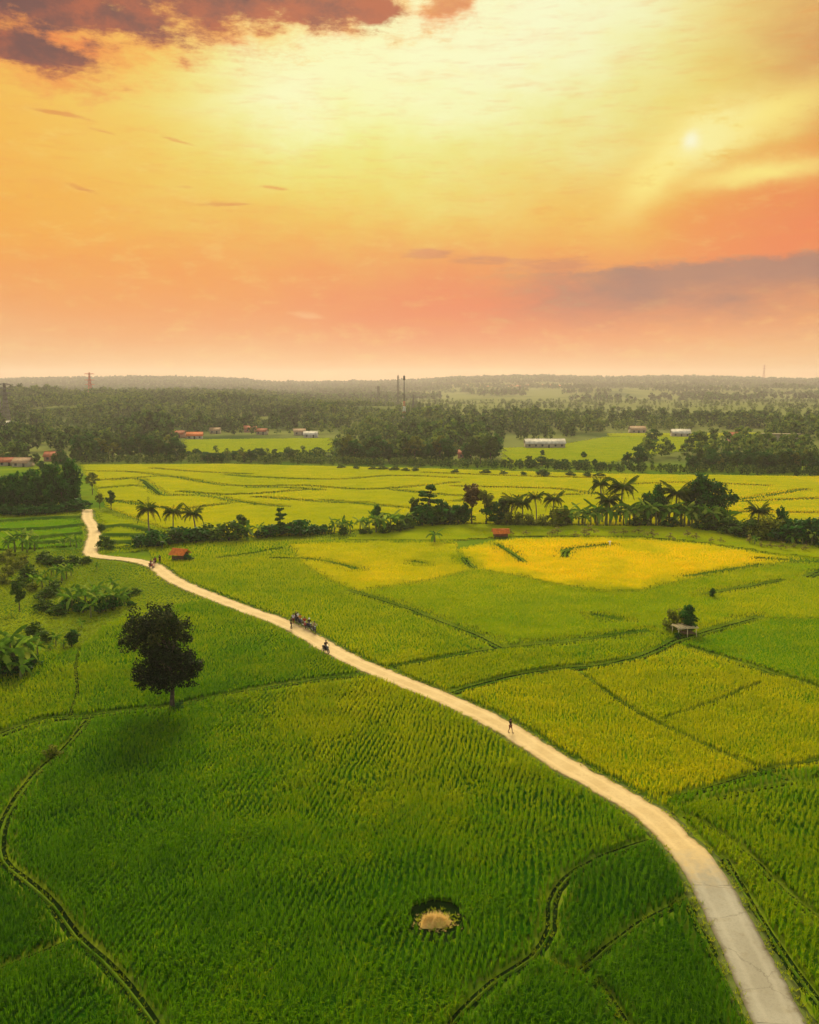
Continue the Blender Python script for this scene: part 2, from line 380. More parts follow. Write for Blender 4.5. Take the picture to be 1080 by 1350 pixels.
# ------------------------------------------------------------------ terrain
def build_ground():
    """one sheet: a sector fan out to the far ridge, closed behind the viewer"""
    rad = np.concatenate([[0.5, 8, 16], np.linspace(25, 600, 60), np.geomspace(612, 3300, 120)[0:], np.linspace(3340, 6000, 90)])
    ang = np.concatenate([np.radians(np.linspace(-180, -46, 24)), np.radians(np.linspace(-44, 44, 260)), np.radians(np.linspace(46, 180, 24))])
    A, Rr = np.meshgrid(ang, rad)
    X, Y = Rr * np.sin(A), Rr * np.cos(A)
    lim = np.abs(A) > R(45); sc = np.where(lim, np.minimum(1, 320 / Rr), 1)
    X, Y = X * sc, Y * sc
    Z = height(X, Y)
    n, k = X.shape
    idx = np.arange(n * k).reshape(n, k)
    q = np.stack([idx[:-1, :-1], idx[:-1, 1:], idx[1:, 1:], idx[1:, :-1]], -1).reshape(-1, 4)
    ok = ~(lim[:-1, :-1] & (Rr[1:, :-1] > 321)).ravel()
    m, nt, out = new_mat('ground_cover')
    pos = nt.node('ShaderNodeNewGeometry').outputs['Position']
    sep = nt.node('ShaderNodeSeparateXYZ'); nt.l.new(pos, sep.inputs[0])
    n1, n2, n3 = nt.noise(pos, 0.05, 6), nt.noise(pos, 1.3, 4), nt.noise(pos, 0.006, 5)
    near = nt.mix(nt.rng(n1, 0.35, 0.65), (0.055, 0.12, 0.005, 1), (0.14, 0.19, 0.008, 1))
    near = nt.mix(nt.m('MULTIPLY', nt.rng(n2, 0.5, 0.75), 0.5), near, (0.10, 0.085, 0.03, 1))
    far = nt.mix(nt.rng(n3, 0.4, 0.62), (0.028, 0.055, 0.012, 1), (0.15, 0.17, 0.045, 1))
    side = nt.rng(nt.m('DIVIDE', sep.outputs[0], sep.outputs[1]), -0.12, 0.06)
    far = nt.mix(nt.m('MULTIPLY', side, nt.rng(n3, 0.3, 0.5)), far, (0.13, 0.15, 0.04, 1))  # paler open plain at the right, with valley haze put into the colour
    c = nt.mix(nt.rng(sep.outputs[1], 370, 420), near, far)
    bare = nt.m('EXPONENT', nt.m('MULTIPLY', nt.m('ADD', nt.m('POWER', nt.m('DIVIDE', nt.m('SUBTRACT', sep.outputs[0], 420), 330), 2.0), nt.m('POWER', nt.m('DIVIDE', nt.m('SUBTRACT', sep.outputs[1], 3430), 150), 2.0)), -1.0))
    c = nt.mix(nt.rng(nt.m('ADD', bare, nt.m('SUBTRACT', n3, 0.5)), 0.4, 0.7), c, (0.42, 0.16, 0.07, 1))
    p = nt.node('ShaderNodeBsdfPrincipled'); nt.l.new(c, p.inputs['Base Color']); p.inputs['Roughness'].default_value = 0.9; p.inputs['Specular IOR Level'].default_value = 0.0
    b = nt.node('ShaderNodeBump'); b.inputs['Strength'].default_value = 0.6; b.inputs['Distance'].default_value = 0.2; nt.l.new(n2, b.inputs['Height']); nt.l.new(b.outputs[0], p.inputs['Normal'])
    nt.l.new(p.outputs[0], out.inputs[0])
    o = link('ground', np_mesh('ground', np.stack([X, Y, Z], -1), q[ok], None, [m], smooth_=True)); tag(o, kind='structure')
build_ground()

# ------------------------------------------------------------------ polygons and lines, read off the photo and laid on the plain
def W(pts, z=0.35):
    return np.array([at(p[0], p[1], z)[:2] for p in pts])
def spline(P, step=1.0):
    """resample a polyline through a Catmull-Rom curve"""
    P = np.asarray(P, float); out = []
    for i in range(len(P) - 1):
        a, b, c, d = P[max(i - 1, 0)], P[i], P[i + 1], P[min(i + 2, len(P) - 1)]
        L = np.linalg.norm(c - b); n = max(2, int(L / step))
        t = np.linspace(0, 1, n, endpoint=False)[:, None]
        m1, m2 = (c - a) / 2, (d - b) / 2
        for m_ in (m1, m2):
            l = np.linalg.norm(m_)
            if l > L: m_ *= L / l
        out.append((2 * t**3 - 3 * t**2 + 1) * b + (t**3 - 2 * t**2 + t) * m1 + (-2 * t**3 + 3 * t**2) * c + (t**3 - t**2) * m2)
    out.append(P[-1:]); return np.concatenate(out)
def inside(P, poly):
    x, y = P[:, 0], P[:, 1]; r = np.zeros(len(P), bool); j = len(poly) - 1
    for i in range(len(poly)):
        xi, yi = poly[i]; xj, yj = poly[j]
        if yi != yj: r ^= ((yi > y) != (yj > y)) & (x < (xj - xi) * (y - yi) / (yj - yi) + xi)
        j = i
    return r
def dist_line(P, L):
    """distance of points to a polyline (only right near the line)"""
    d = np.full(len(P), 1e9)
    lo, hi = L.min(0) - 4, L.max(0) + 4
    k = np.where(((P > lo) & (P < hi)).all(1))[0]
    if not len(k): return d
    Q = P[k]; dd = np.full(len(k), 1e9)
    for a, b in zip(L[:-1], L[1:]):
        ab = b - a; t = np.clip(((Q - a) @ ab) / (ab @ ab + 1e-9), 0, 1)
        dd = np.minimum(dd, ((Q - a - t[:, None] * ab) ** 2).sum(1))
    d[k] = np.sqrt(dd); return d

ROAD_L = [(1075, 1540), (1012, 1392), (995, 1350), (980, 1310), (955, 1250), (925, 1190), (897, 1135), (865, 1100), (820, 1065), (740, 1022), (690, 990), (640, 958), (583, 930), (530, 908), (480, 887), (427, 859), (380, 831), (330, 813), (300, 799), (264, 785), (236, 774), (211, 760), (192, 744), (160, 738), (125, 735.5), (111, 731), (111, 724), (115, 712), (119, 702), (118, 692), (110, 684), (110.5, 670)]
ROAD_R = [(1150, 1540), (1082, 1392), (1060, 1350), (1040, 1310), (1020, 1270), (990, 1220), (955, 1155), (935, 1115), (900, 1085), (840, 1047), (750, 1000), (710, 970), (672, 949), (635, 932), (600, 917), (563, 903), (513, 883), (467, 865), (420, 840), (377, 815), (330, 801), (300, 790.5), (267, 777), (236, 763), (214, 747), (194, 739.5), (158, 734.5), (135, 733.2), (126, 732), (129, 722), (130.5, 702), (122, 688), (120, 671)]
RL, RR = spline(W(ROAD_L, 0.06), 1.0), spline(W(ROAD_R, 0.06), 0.5)
_near = RR[np.argmin(((RL[:, None] - RR[None]) ** 2).sum(-1), 1)]
_c = (RL + _near) / 2; _c = np.stack([np.convolve(np.pad(_c[:, i], 4, 'edge'), np.ones(9) / 9, 'valid') for i in (0, 1)], 1)
ROAD_C = [_c[0]]
for q_ in _c:
    if np.hypot(*(q_ - ROAD_C[-1])) > 1.3: ROAD_C.append(q_)
ROAD_C = np.array(ROAD_C)
print('road width', np.percentile(np.hypot(*(RL - _near).T), [10, 50, 90]))

# the grassy banks between the paddies: (gap width m, pixels)
LINES = [
 (1.5, [(-40, 985), (0, 966), (60, 946), (110, 943), (160, 936), (228, 929), (300, 914), (380, 900), (440, 892), (480, 888), (505, 886)]),
 (1.3, [(118, 945), (85, 984), (45, 1020), (15, 1062), (2, 1090), (3, 1130), (40, 1163), (72, 1192), (100, 1231), (135, 1262), (165, 1295), (208, 1352), (225, 1385)]),
 (0.9, [(-30, 1288), (0, 1274), (60, 1250), (100, 1233)]),
 (-0.2, [(105, 850), (100, 880), (102, 910), (92, 940)]),
 (1.1, [(876, 1098), (858, 1104), (800, 1124), (748, 1154), (728, 1185), (727, 1220), (703, 1258), (652, 1290), (606, 1333), (585, 1362)]),
 (0.9, [(727, 1262), (745, 1274), (765, 1276), (800, 1246), (845, 1213), (886, 1192), (897, 1184)]),
 (0.8, [(718, 1262), (785, 1290), (806, 1316), (828, 1352), (838, 1380)]),
 (0.9, [(905, 1180), (930, 1235), (958, 1290), (988, 1352), (1000, 1380)]),
 (1.0, [(520, 878), (560, 871), (610, 862), (660, 853), (750, 845), (850, 832)]),
 (1.2, [(598, 911), (650, 897), (700, 886), (745, 880), (790, 876), (840, 866), (872, 854), (893, 843), (940, 830), (1000, 813)]),
 (0.7, [(660, 853), (630, 838), (600, 826), (570, 815), (540, 803), (500, 790), (462, 779)]),
 (0.9, [(763, 884), (800, 912), (850, 944), (900, 968), (960, 996), (1010, 1014), (1040, 1024)]),
 (0.6, [(893, 848), (985, 876), (1082, 906), (1130, 920)]),
 (0.45, [(872, 948), (940, 925), (1000, 900)]),
 (1.0, [(885, 1049), (940, 1035), (1010, 1014), (1082, 1000), (1130, 990)]),
 (0.7, [(900, 1060), (960, 1046), (1035, 1030), (1130, 1022)]),
 (0.9, [(903, 1072), (950, 1096), (1000, 1136), (1030, 1168), (1082, 1210)]),
 (1.0, [(955, 1128), (990, 1188), (1015, 1228), (1042, 1268), (1085, 1325), (1110, 1360)]),
 (0.5, [(612, 736), (616, 742), (625, 749)]),
 (0.8, [(745, 735), (748, 725), (775, 721), (803, 718)]),
 (0.7, [(655, 718), (672, 728), (690, 741)]),
 (0.8, [(930, 783), (985, 773), (1030, 765)]),
 (0.7, [(785, 811), (815, 816)]), (0.7, [(985, 875), (1020, 890)]),
 (0.6, [(905, 760), (1000, 745)]), (0.8, [(1000, 736), (1080, 741)]), (1.2, [(1066, 760), (1085, 752)]),
 (0.5, [(360, 735), (420, 738), (470, 750)]), (0.5, [(290, 735), (340, 728), (370, 722)]), (0.5, [(545, 740), (560, 743)]),
 # far yellow fields
 (1.2, [(122, 634), (160, 631), (185, 632), (203, 645), (218, 653), (265, 653), (320, 662), (372, 668)]), (0.9, [(118, 645), (180, 640), (200, 644)]),
 (0.9, [(240, 648), (290, 652), (350, 650), (410, 645)]), (1.0, [(150, 633), (220, 628), (300, 640), (400, 640)]), (0.9, [(200, 617), (260, 622), (330, 625)]), (0.8, [(110, 621), (170, 622), (220, 628)]),
 (1.1, [(300, 626), (340, 629), (440, 632), (520, 627), (600, 630)]), (1.2, [(330, 643), (380, 643), (422, 646)]), (1.0, [(340, 655), (430, 662), (482, 663)]), (0.9, [(400, 640), (480, 645), (560, 640), (600, 636)]), (1.1, [(430, 660), (520, 668), (565, 672)]),
 (1.0, [(520, 646), (580, 652), (640, 655)]), (1.0, [(600, 641), (640, 642), (700, 643), (740, 645), (795, 652)]), (1.1, [(690, 654), (790, 651)]), (1.2, [(600, 661), (640, 657)]),
 (1.2, [(955, 661), (1000, 655), (1062, 645)]), (1.2, [(950, 662), (1082, 657), (1130, 656)]), (1.2, [(975, 675), (1085, 676)]), (0.9, [(800, 640), (900, 636), (1010, 640)]), (0.9, [(560, 623), (700, 628), (800, 630)]),
 (1.0, [(230, 672), (300, 664)]), (0.9, [(140, 660), (180, 664), (250, 676)]),
 # the stepped fields beside the upper road
 (1.6, [(-20, 689), (50, 684), (106, 682)]), (1.6, [(-20, 700), (60, 697), (110, 692)]), (1.4, [(40, 710), (114, 703)]), (1.4, [(45, 716), (108, 713)]),
 (1.6, [(134, 696), (165, 693), (200, 700)]), (1.5, [(136, 706), (190, 706)]), (1.4, [(136, 716), (175, 715)]), (1.2, [(134, 724), (180, 722)]),
]
def _line(w, p):
    L = spline(W(p, 0.3), 1.5)
    k = dist_line(L, ROAD_C) > 1.75
    if k.mean() > 0.6: L = L[k]
    return (w * (1 - .15 * float(smooth(110, 80, np.hypot(*L.T).mean()))) + 1.15 * float(smooth(88, 130, np.hypot(*L.T).mean())) - 0.15 * float(smooth(210, 290, np.hypot(*L.T).mean())), L)
LW = [_line(w, p) for w, p in LINES]

# paddies, most particular first: (pixels, row angle, crop, height m)
PADDIES = [
 ([(606, 722), (650, 712), (720, 707), (840, 708), (930, 716), (1010, 729), (1062, 735), (1000, 746), (930, 757), (880, 768), (848, 776), (800, 778), (740, 769), (680, 757), (625, 748), (603, 734)], 20, 'golden', 0.8),
 ([(380, 716), (500, 712), (604, 715), (604, 740), (620, 750), (560, 764), (470, 778), (430, 760), (400, 742)], 12, 'ripening', 0.75),
 ([(512, 692), (620, 689), (790, 691), (950, 693), (1000, 707), (1100, 722), (1100, 737), (1010, 727), (930, 714), (840, 706), (700, 705), (600, 711), (440, 711)], 5, 'grassy', 0.45),
 ([(470, 780), (600, 735), (740, 755), (830, 765), (880, 755), (1000, 730), (1062, 728), (1140, 742), (1140, 812), (1000, 812), (893, 843), (850, 831), (750, 845), (660, 853), (600, 826), (540, 803)], 14, 'lime', 0.72),
 ([(893, 845), (1000, 812), (1140, 812), (1140, 924), (1082, 906), (985, 876)], -10, 'greenish', 0.72),
 ([(520, 877), (660, 853), (850, 832), (893, 843), (840, 866), (745, 880), (598, 911), (560, 897)], 18, 'lime', 0.72),
 ([(590, 918), (600, 908), (745, 881), (763, 884), (850, 944), (1010, 1014), (885, 1049), (870, 1062), (780, 1015), (680, 965)], 16, 'yellowing', 0.72),
 ([(763, 884), (893, 847), (1082, 906), (1140, 924), (1140, 988), (1010, 1014), (900, 968), (850, 944)], 18, 'yellowing', 0.72),
 ([(862, 1056), (885, 1049), (1010, 1014), (1140, 988), (1140, 1024), (1035, 1030), (900, 1060)], 68, 'green', 0.75),
 ([(872, 1056), (900, 1056), (1035, 1030), (1140, 1022), (1200, 1150), (1082, 1210), (1030, 1168), (1000, 1136), (950, 1096)], 62, 'brightgreen', 0.78),
 ([(890, 1070), (925, 1080), (950, 1096), (1000, 1136), (1030, 1168), (1082, 1210), (1200, 1150), (1250, 1380), (1110, 1370), (1042, 1268), (990, 1188), (955, 1128)], 62, 'brightgreen', 0.78),
 ([(938, 1110), (955, 1128), (990, 1188), (1042, 1268), (1110, 1370), (1085, 1380), (1060, 1310)], 62, 'grassy', 0.4),
 ([(190, 712), (300, 714), (440, 709), (600, 712), (604, 740), (625, 750), (470, 780), (540, 803), (600, 826), (660, 853), (520, 877), (500, 886), (420, 850), (372, 822), (300, 796), (230, 766), (205, 745)], 10, 'lime', 0.72),
 # left of the road
 ([(280, 788), (330, 804), (400, 834), (480, 874), (515, 888), (440, 892), (300, 914), (160, 936), (92, 940), (102, 905), (105, 850), (150, 815), (200, 800)], 76, 'fresh', 0.72),
 ([(-60, 900), (45, 860), (105, 852), (102, 905), (92, 943), (0, 966), (-60, 990)], 84, 'fresh', 0.7),
 ([(-60, 985), (0, 968), (110, 944), (85, 984), (45, 1020), (2, 1090), (-60, 1120)], 80, 'green', 0.75),
 ([(-80, 1085), (2, 1092), (3, 1130), (72, 1192), (100, 1232), (60, 1250), (-80, 1310)], 72, 'deep', 0.8),
 ([(-80, 1308), (60, 1250), (100, 1233), (165, 1295), (230, 1400), (-120, 1400)], 70, 'deep', 0.8),
 ([(118, 945), (160, 937), (300, 914), (520, 886), (660, 946), (778, 1014), (866, 1070), (884, 1104), (858, 1106), (800, 1124), (748, 1154), (728, 1185), (727, 1220), (703, 1258), (652, 1290), (585, 1362), (560, 1400), (230, 1400), (165, 1295), (72, 1192), (3, 1130), (2, 1090), (45, 1020)], 80, 'main', 0.78),
 ([(858, 1104), (880, 1115), (905, 1180), (845, 1213), (765, 1276), (727, 1262), (703, 1258), (727, 1220), (728, 1185), (748, 1154), (800, 1124)], 66, 'deep', 0.8),
 ([(897, 1184), (905, 1180), (930, 1235), (988, 1352), (1005, 1400), (845, 1400), (806, 1316), (770, 1280), (845, 1213)], 70, 'deep', 0.8),
 ([(585, 1362), (652, 1290), (703, 1258), (727, 1262), (785, 1290), (806, 1316), (845, 1400), (560, 1400)], 64, 'deep', 0.8),
 # beyond the palms
 ([(104, 612), (300, 611), (520, 616), (800, 624), (1140, 631), (1140, 712), (1000, 690), (760, 691), (560, 689), (440, 702), (300, 708), (210, 694), (140, 668), (122, 640)], 8, 'gold_far', 0.7),
 ([(-60, 684), (106, 681), (112, 718), (40, 722), (-60, 730)], 4, 'fresh', 0.6),
 ([(126, 672), (210, 694), (240, 712), (180, 726), (132, 727), (132, 700)], 4, 'lime', 0.6),
 ([(238, 579), (330, 578), (440, 577), (440, 596), (340, 598), (240, 596)], 5, 'lime', 0.7),
 ([(660, 590), (720, 588), (800, 575), (950, 574), (950, 590), (850, 600), (800, 612), (660, 612)], 5, 'lime', 0.7),
 ([(800, 571), (1000, 570), (1010, 576), (950, 574), (800, 575)], 5, 'yellowing', 0.7),
]
def far_out(x, y):      # paddies run on past the frame
    return (x - 230 if x < -40 else x + 230 if x > 1130 else x, y + 130 if y > 1365 else y)
PW = [W([far_out(*q) for q in p[0]], 0.5) for p in PADDIES]
POND = W([(537, 1206), (545, 1192), (572, 1184), (598, 1188), (610, 1206), (606, 1224), (585, 1234), (555, 1230)], 0.3)   # the bare hollow in the big paddy

CROPS = {   # dark/young colour, light colour, ripest colour; mean tint, spread
 'main':     dict(base=0.31, patch=0.14), 'deep': dict(base=0.15, patch=0.08), 'green': dict(base=0.32, patch=0.12), 'fresh': dict(base=0.38, patch=0.16),
 'lime':     dict(base=0.55, patch=0.16), 'grassy': dict(base=0.56, patch=0.2), 'yellowing': dict(base=0.62, patch=0.1), 'ripening': dict(base=0.82, patch=0.3),
 'brightgreen': dict(base=0.41, patch=0.12), 'greenish': dict(base=0.42, patch=0.2), 'golden':   dict(base=0.93, patch=0.12), 'gold_far': dict(base=0.66, patch=0.26)}
def rice_mat():
    m, nt, out = new_mat('rice_leaves')
    a = nt.node('ShaderNodeAttribute', attribute_name='tint').outputs['Fac']
    c = nt.ramp(a, [(0.0, (0.022, 0.095, 0.004, 1)), (0.3, (0.11, 0.26, 0.003, 1)), (0.62, (0.42, 0.43, 0.003, 1)), (0.85, (0.70, 0.55, 0.004, 1)), (1.0, (0.88, 0.57, 0.005, 1))])
    p = nt.node('ShaderNodeBsdfPrincipled'); nt.l.new(c, p.inputs['Base Color']); p.inputs['Roughness'].default_value = 0.9; p.inputs['Specular IOR Level'].default_value = 0.0
    t = nt.node('ShaderNodeBsdfTranslucent'); nt.l.new(c, t.inputs['Color'])
    x = nt.node('ShaderNodeMixShader'); x.inputs[0].default_value = 0.45
    nt.l.new(p.outputs[0], x.inputs[1]); nt.l.new(t.outputs[0], x.inputs[2]); nt.l.new(x.outputs[0], out.inputs[0])
    return m
RICE = rice_mat()

#        from   to   row  step blades width  verts per blade
RINGS = [(0,    72,  0.44, 0.20, 13, 0.034, 5), (72, 112, 0.46, 0.24, 11, 0.042, 5), (112, 180, 0.48, 0.36, 8, 0.075, 3), (180, 265, 0.62, 0.52, 6, 0.12, 3), (265, 430, 0.95, 0.8, 5, 0.21, 3), (430, 900, 2.2, 2.0, 7, 0.55, 3)]

def blades(P, z0, hgt, width, nb, nv, tint, lean=0.55, wind=0.0):
    """leaf blades fanning out of each point; returns verts, quads, tris, tint"""
    n = len(P) * nb
    base = np.repeat(P, nb, 0); hh = np.repeat(hgt, nb) * rng.uniform(0.6, 1.12, n); w = width * rng.uniform(0.7, 1.3, n)
    a = rng.uniform(0, 2 * np.pi, n); out = rng.uniform(0.12, 1.0, n) * (np.repeat(lean, nb) if isinstance(lean, np.ndarray) else lean) * hh
    dx, dy = np.cos(a), np.sin(a)
    if wind:
        wa = 2.2 * np.repeat(wob(P[:, 0], P[:, 1], 6.0, 1), nb); dx = dx + wind * np.cos(wa); dy = dy + wind * np.sin(wa); l_ = np.hypot(dx, dy) + 1e-6
        dx, dy = dx / l_ * np.minimum(l_, 1.2), dy / l_ * np.minimum(l_, 1.2)
    sx, sy = -dy, dx
    tt = np.repeat(tint, nb) + rng.normal(0, 0.045, n)
    bx = base[:, 0] + dx * 0.04; by = base[:, 1] + dy * 0.04; z0 = np.broadcast_to(z0, len(P)); zb = np.repeat(z0, nb)
    if nv == 5:
        V = np.empty((n, 5, 3))
        V[:, 0] = np.c_[bx - sx * w * .3, by - sy * w * .3, zb]; V[:, 1] = np.c_[bx + sx * w * .3, by + sy * w * .3, zb]
        mx, my, mz = bx + dx * out * .42, by + dy * out * .42, zb + hh * .74
        V[:, 2] = np.c_[mx + sx * w * .5, my + sy * w * .5, mz]; V[:, 3] = np.c_[mx - sx * w * .5, my - sy * w * .5, mz]
        V[:, 4] = np.c_[bx + dx * out * 1.1, by + dy * out * 1.1, zb + hh * rng.uniform(0.72, 1.0, n)]
        i = np.arange(n)[:, None] * 5
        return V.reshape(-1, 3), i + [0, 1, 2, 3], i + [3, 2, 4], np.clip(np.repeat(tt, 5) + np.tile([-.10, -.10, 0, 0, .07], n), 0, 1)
    V = np.empty((n, 3, 3))
    mz = zb + hh * 0.30
    V[:, 0] = np.c_[bx - sx * w * .5, by - sy * w * .5, mz]; V[:, 1] = np.c_[bx + sx * w * .5, by + sy * w * .5, mz]
    V[:, 2] = np.c_[bx + dx * out, by + dy * out, zb + hh]
    i = np.arange(n)[:, None] * 3
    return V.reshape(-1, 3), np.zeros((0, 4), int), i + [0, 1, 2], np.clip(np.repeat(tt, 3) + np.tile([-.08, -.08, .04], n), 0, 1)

def in_view(P, m=90):
    px, py = project(P[:, 0], P[:, 1], np.full(len(P), 0.4))
    e = np.maximum(m, 17.0 * F / np.maximum(P[:, 1], 25))
    return (px > -e) & (px < 1080 + e) & (py < 1560) & (P[:, 1] > 20)

def free(P, skip=None, edge=0.0):
    ok = np.ones(len(P), bool)
    for w, L in LW: ok &= dist_line(P, L) > w / 2 + edge
    d = dist_line(P, ROAD_C); ok &= d > np.where(P[:, 1] < 90, 2.1, 1.9) + edge
    ok &= ~inside(P, POND)
    return ok

def grid_points(poly, ang, row, step, r0, r1, jit=0.17, wobble=0.0):
    c, s = math.cos(ang), math.sin(ang)
    Rm = np.array([[c, s], [-s, c]])
    Q = poly @ Rm.T; lo, hi = Q.min(0), Q.max(0)
    u = np.arange(lo[0], hi[0], step); v = np.arange(lo[1], hi[1], row)
    if len(u) * len(v) > 3_000_000: return np.zeros((0, 2))
    U, Vv = np.meshgrid(u, v)
    Vv = Vv + wobble * row * wob(U, Vv, 9.0, 1) * 1.2
    U = U + rng.uniform(-.5, .5, U.shape) * step * 0.8; Vv = Vv + rng.normal(0, jit, U.shape) * row
    P = np.c_[U.ravel(), Vv.ravel()] @ Rm
    r = np.hypot(P[:, 0], P[:, 1]) + rng.uniform(-2, 2, len(P))
    return P[(r >= r0) & (r < r1) & in_view(P)]

def build_paddy(k):
    px, ang, crop, hgt = PADDIES[k]; poly = PW[k]; C = CROPS[crop]
    Vs, Qs, Ts, Cs, n = [], [], [], [], 0
    mids = []
    for r0, r1, row, step, nb, wd, nv in RINGS:
        if np.hypot(*poly.T).min() > r1 + 30 or np.hypot(*poly.T).max() < r0 - 5: continue
        P = grid_points(poly, R(ang), row, step, r0, r1, wobble=0.55)
        if not len(P): continue
        P = P[inside(P, poly)]
        for j in range(k):
            if len(P): P = P[~inside(P, PW[j])]
        if len(P): P = P[free(P)]
        if not len(P): continue
        open_ = 0.35 + 0.65 * smooth(-0.8, 0.8, wob(P[:, 0] * .6, P[:, 1], 8.0, 2))           # some bands stand more open, rows show there
        hh = hgt * (1 + 0.14 * wob(P[:, 0], P[:, 1], 5.0, 1)) * (1 - 0.12 * open_)
        tint = C['base'] + C['patch'] * 0.5 * wob(P[:, 0], P[:, 1], 45.0, 0) + 0.035 * wob(P[:, 0], P[:, 1], 7.0, 2) + 0.02 * wob(P[:, 0], P[:, 1], 2.0, 3) + rng.normal(0, 0.04, len(P))
        if crop == 'gold_far': tint = tint + 0.20 * smooth(-60, 150, P[:, 0])
        if crop in ('golden', 'ripening'):
            de = dist_line(P, np.concatenate([poly, poly[:1]])); ee = 6.0 if crop == 'golden' else 15.0
            tint = tint - (0.22 if crop == 'golden' else .16) * smooth(ee, 0, de + 2.5 * wob(P[:, 0], P[:, 1], 9.0, 2))
        if crop == 'golden': tint = tint - 0.22 * smooth(0.35, 1.3, wob(P[:, 0], P[:, 1], 20.0, 3))
        if crop == 'main':      # sunny middle and dark near end painted into the tint
            tint = tint + 0.22 * smooth(35, 0, np.hypot(P[:, 0] + 4, (P[:, 1] - 92) * 0.8)) - 0.12 * smooth(68, 46, P[:, 1])
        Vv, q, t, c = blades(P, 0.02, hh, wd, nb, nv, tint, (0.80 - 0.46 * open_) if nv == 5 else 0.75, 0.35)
        Vs.append(Vv); Qs.append(q + n); Ts.append(t + n); Cs.append(c); n += len(Vv)
    if not n: return
    # a bed sheet of cells under the leaves, in a darker rice tint
    rr = np.hypot(*poly.T)
    s = 0.8 if rr.min() < 110 else (1.6 if rr.min() < 260 else 4.0)
    g = grid_points(poly, R(ang), s, s, 0, 1e4, jit=0.0)
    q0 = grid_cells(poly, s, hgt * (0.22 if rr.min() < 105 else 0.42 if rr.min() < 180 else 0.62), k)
    o = None
    if q0 is not None:
        V0, f0 = q0
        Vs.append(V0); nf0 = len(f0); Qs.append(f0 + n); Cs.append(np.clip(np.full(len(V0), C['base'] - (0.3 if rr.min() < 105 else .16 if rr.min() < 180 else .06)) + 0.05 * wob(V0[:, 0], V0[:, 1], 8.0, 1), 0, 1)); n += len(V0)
    me = np_mesh('rice_field', np.concatenate(Vs), np.concatenate(Qs), np.concatenate(Ts), [RICE], np.concatenate(Cs))
    o = link('rice_field', me); tag(o, kind='stuff')

def grid_cells(poly, s, z, k):
    lo, hi = poly.min(0), poly.max(0)
    x = np.arange(lo[0], hi[0] + s, s); y = np.arange(lo[1], hi[1] + s, s)
    if len(x) * len(y) > 400000: return None
    X, Y = np.meshgrid(x, y); P = np.c_[X.ravel(), Y.ravel()]
    ok = in_view(P, 110); ok[ok] = inside(P[ok], poly)
    for j in range(k):
        kk = np.where(ok)[0]
        if len(kk): ok[kk] = ~inside(P[kk], PW[j])
    kk = np.where(ok)[0]
    if not len(kk): return None
    ok[kk] = free(P[kk], edge=s * 0.35)
    G = ok.reshape(X.shape); c = G[:-1, :-1] & G[1:, :-1] & G[:-1, 1:] & G[1:, 1:]
    idx = np.arange(X.size).reshape(X.shape)
    f = np.stack([idx[:-1, :-1][c], idx[:-1, 1:][c], idx[1:, 1:][c], idx[1:, :-1][c]], -1)
    if not len(f): return None
    u, inv = np.unique(f, return_inverse=True)
    V = np.c_[P[u], np.full(len(u), z) + 0.06 * wob(P[u, 0], P[u, 1], 3.0, 2)]
    return V, inv.reshape(-1, 4)
for k in range(len(PADDIES)): build_paddy(k)

# ------------------------------------------------------------------ banks between the fields, grass, road
BANK = None
def strip(L, w0, w1, z0, z1, tint0=0.5):
    """a low rounded bank along a line"""
    L = np.asarray(L); t = np.gradient(L, axis=0); t /= np.linalg.norm(t, axis=1, keepdims=True) + 1e-9
    nrm = np.c_[-t[:, 1], t[:, 0]]
    k = 5; u = np.linspace(-1, 1, k); prof = z0 + (z1 - z0) * np.sqrt(np.clip(1 - u**2, 0, 1)) * 1.0
    ww = w1 * (1 + 0.18 * wob(L[:, 0], L[:, 1], 4.0))
    V = np.stack([np.c_[L + nrm * (u[j] * ww / 2)[:, None], np.full(len(L), prof[j])] for j in range(k)], 1)
    idx = np.arange(len(L) * k).reshape(len(L), k)
    q = np.stack([idx[:-1, :-1], idx[:-1, 1:], idx[1:, 1:], idx[1:, :-1]], -1).reshape(-1, 4)
    return V.reshape(-1, 3), q
def bank_mat():
    m, nt, out = new_mat('bank_turf')
    pos = nt.node('ShaderNodeNewGeometry').outputs['Position']
    n1, n2 = nt.noise(pos, 0.25, 4), nt.noise(pos, 3.0, 4)
    c = nt.mix(nt.rng(n1, 0.35, 0.65), (0.035, 0.09, 0.004, 1), (0.09, 0.15, 0.008, 1))
    c = nt.mix(nt.m('MULTIPLY', nt.rng(n2, 0.5, 0.7), 0.35), c, (0.10, 0.075, 0.03, 1))
    p = nt.node('ShaderNodeBsdfPrincipled'); nt.l.new(c, p.inputs['Base Color']); p.inputs['Roughness'].default_value = 0.9; p.inputs['Specular IOR Level'].default_value = 0.0
    b = nt.node('ShaderNodeBump'); b.inputs['Strength'].default_value = 0.8; b.inputs['Distance'].default_value = 0.08; nt.l.new(n2, b.inputs['Height']); nt.l.new(b.outputs[0], p.inputs['Normal'])
    nt.l.new(p.outputs[0], out.inputs[0]); return m
BANK = bank_mat(); SHADE_MUD = solid('gap_shade_mud', (0.010, 0.024, 0.004, 1), 1.0, .4, .6, .0, object_space=False)  # dark tone painting shade in the field gaps, and the hollow's mud
GRASS = leaf_mat('grass_blades', (0.05, 0.12, 0.004, 1), (0.38, 0.42, 0.008, 1), 0.42, hi=(0.55, 0.45, 0.03, 1))
gV, gQ, gT, gC, gn = [], [], [], [], 0
def grass_at(P, hgt, width, nb, nv, tint, lean=0.8):
    global gn
    if not len(P): return
    Vv, q, t, c = blades(P, 0.0, hgt, width, nb, nv, tint, lean)
    gV.append(Vv); gQ.append(q + gn); gT.append(t + gn); gC.append(c); gn += len(Vv)
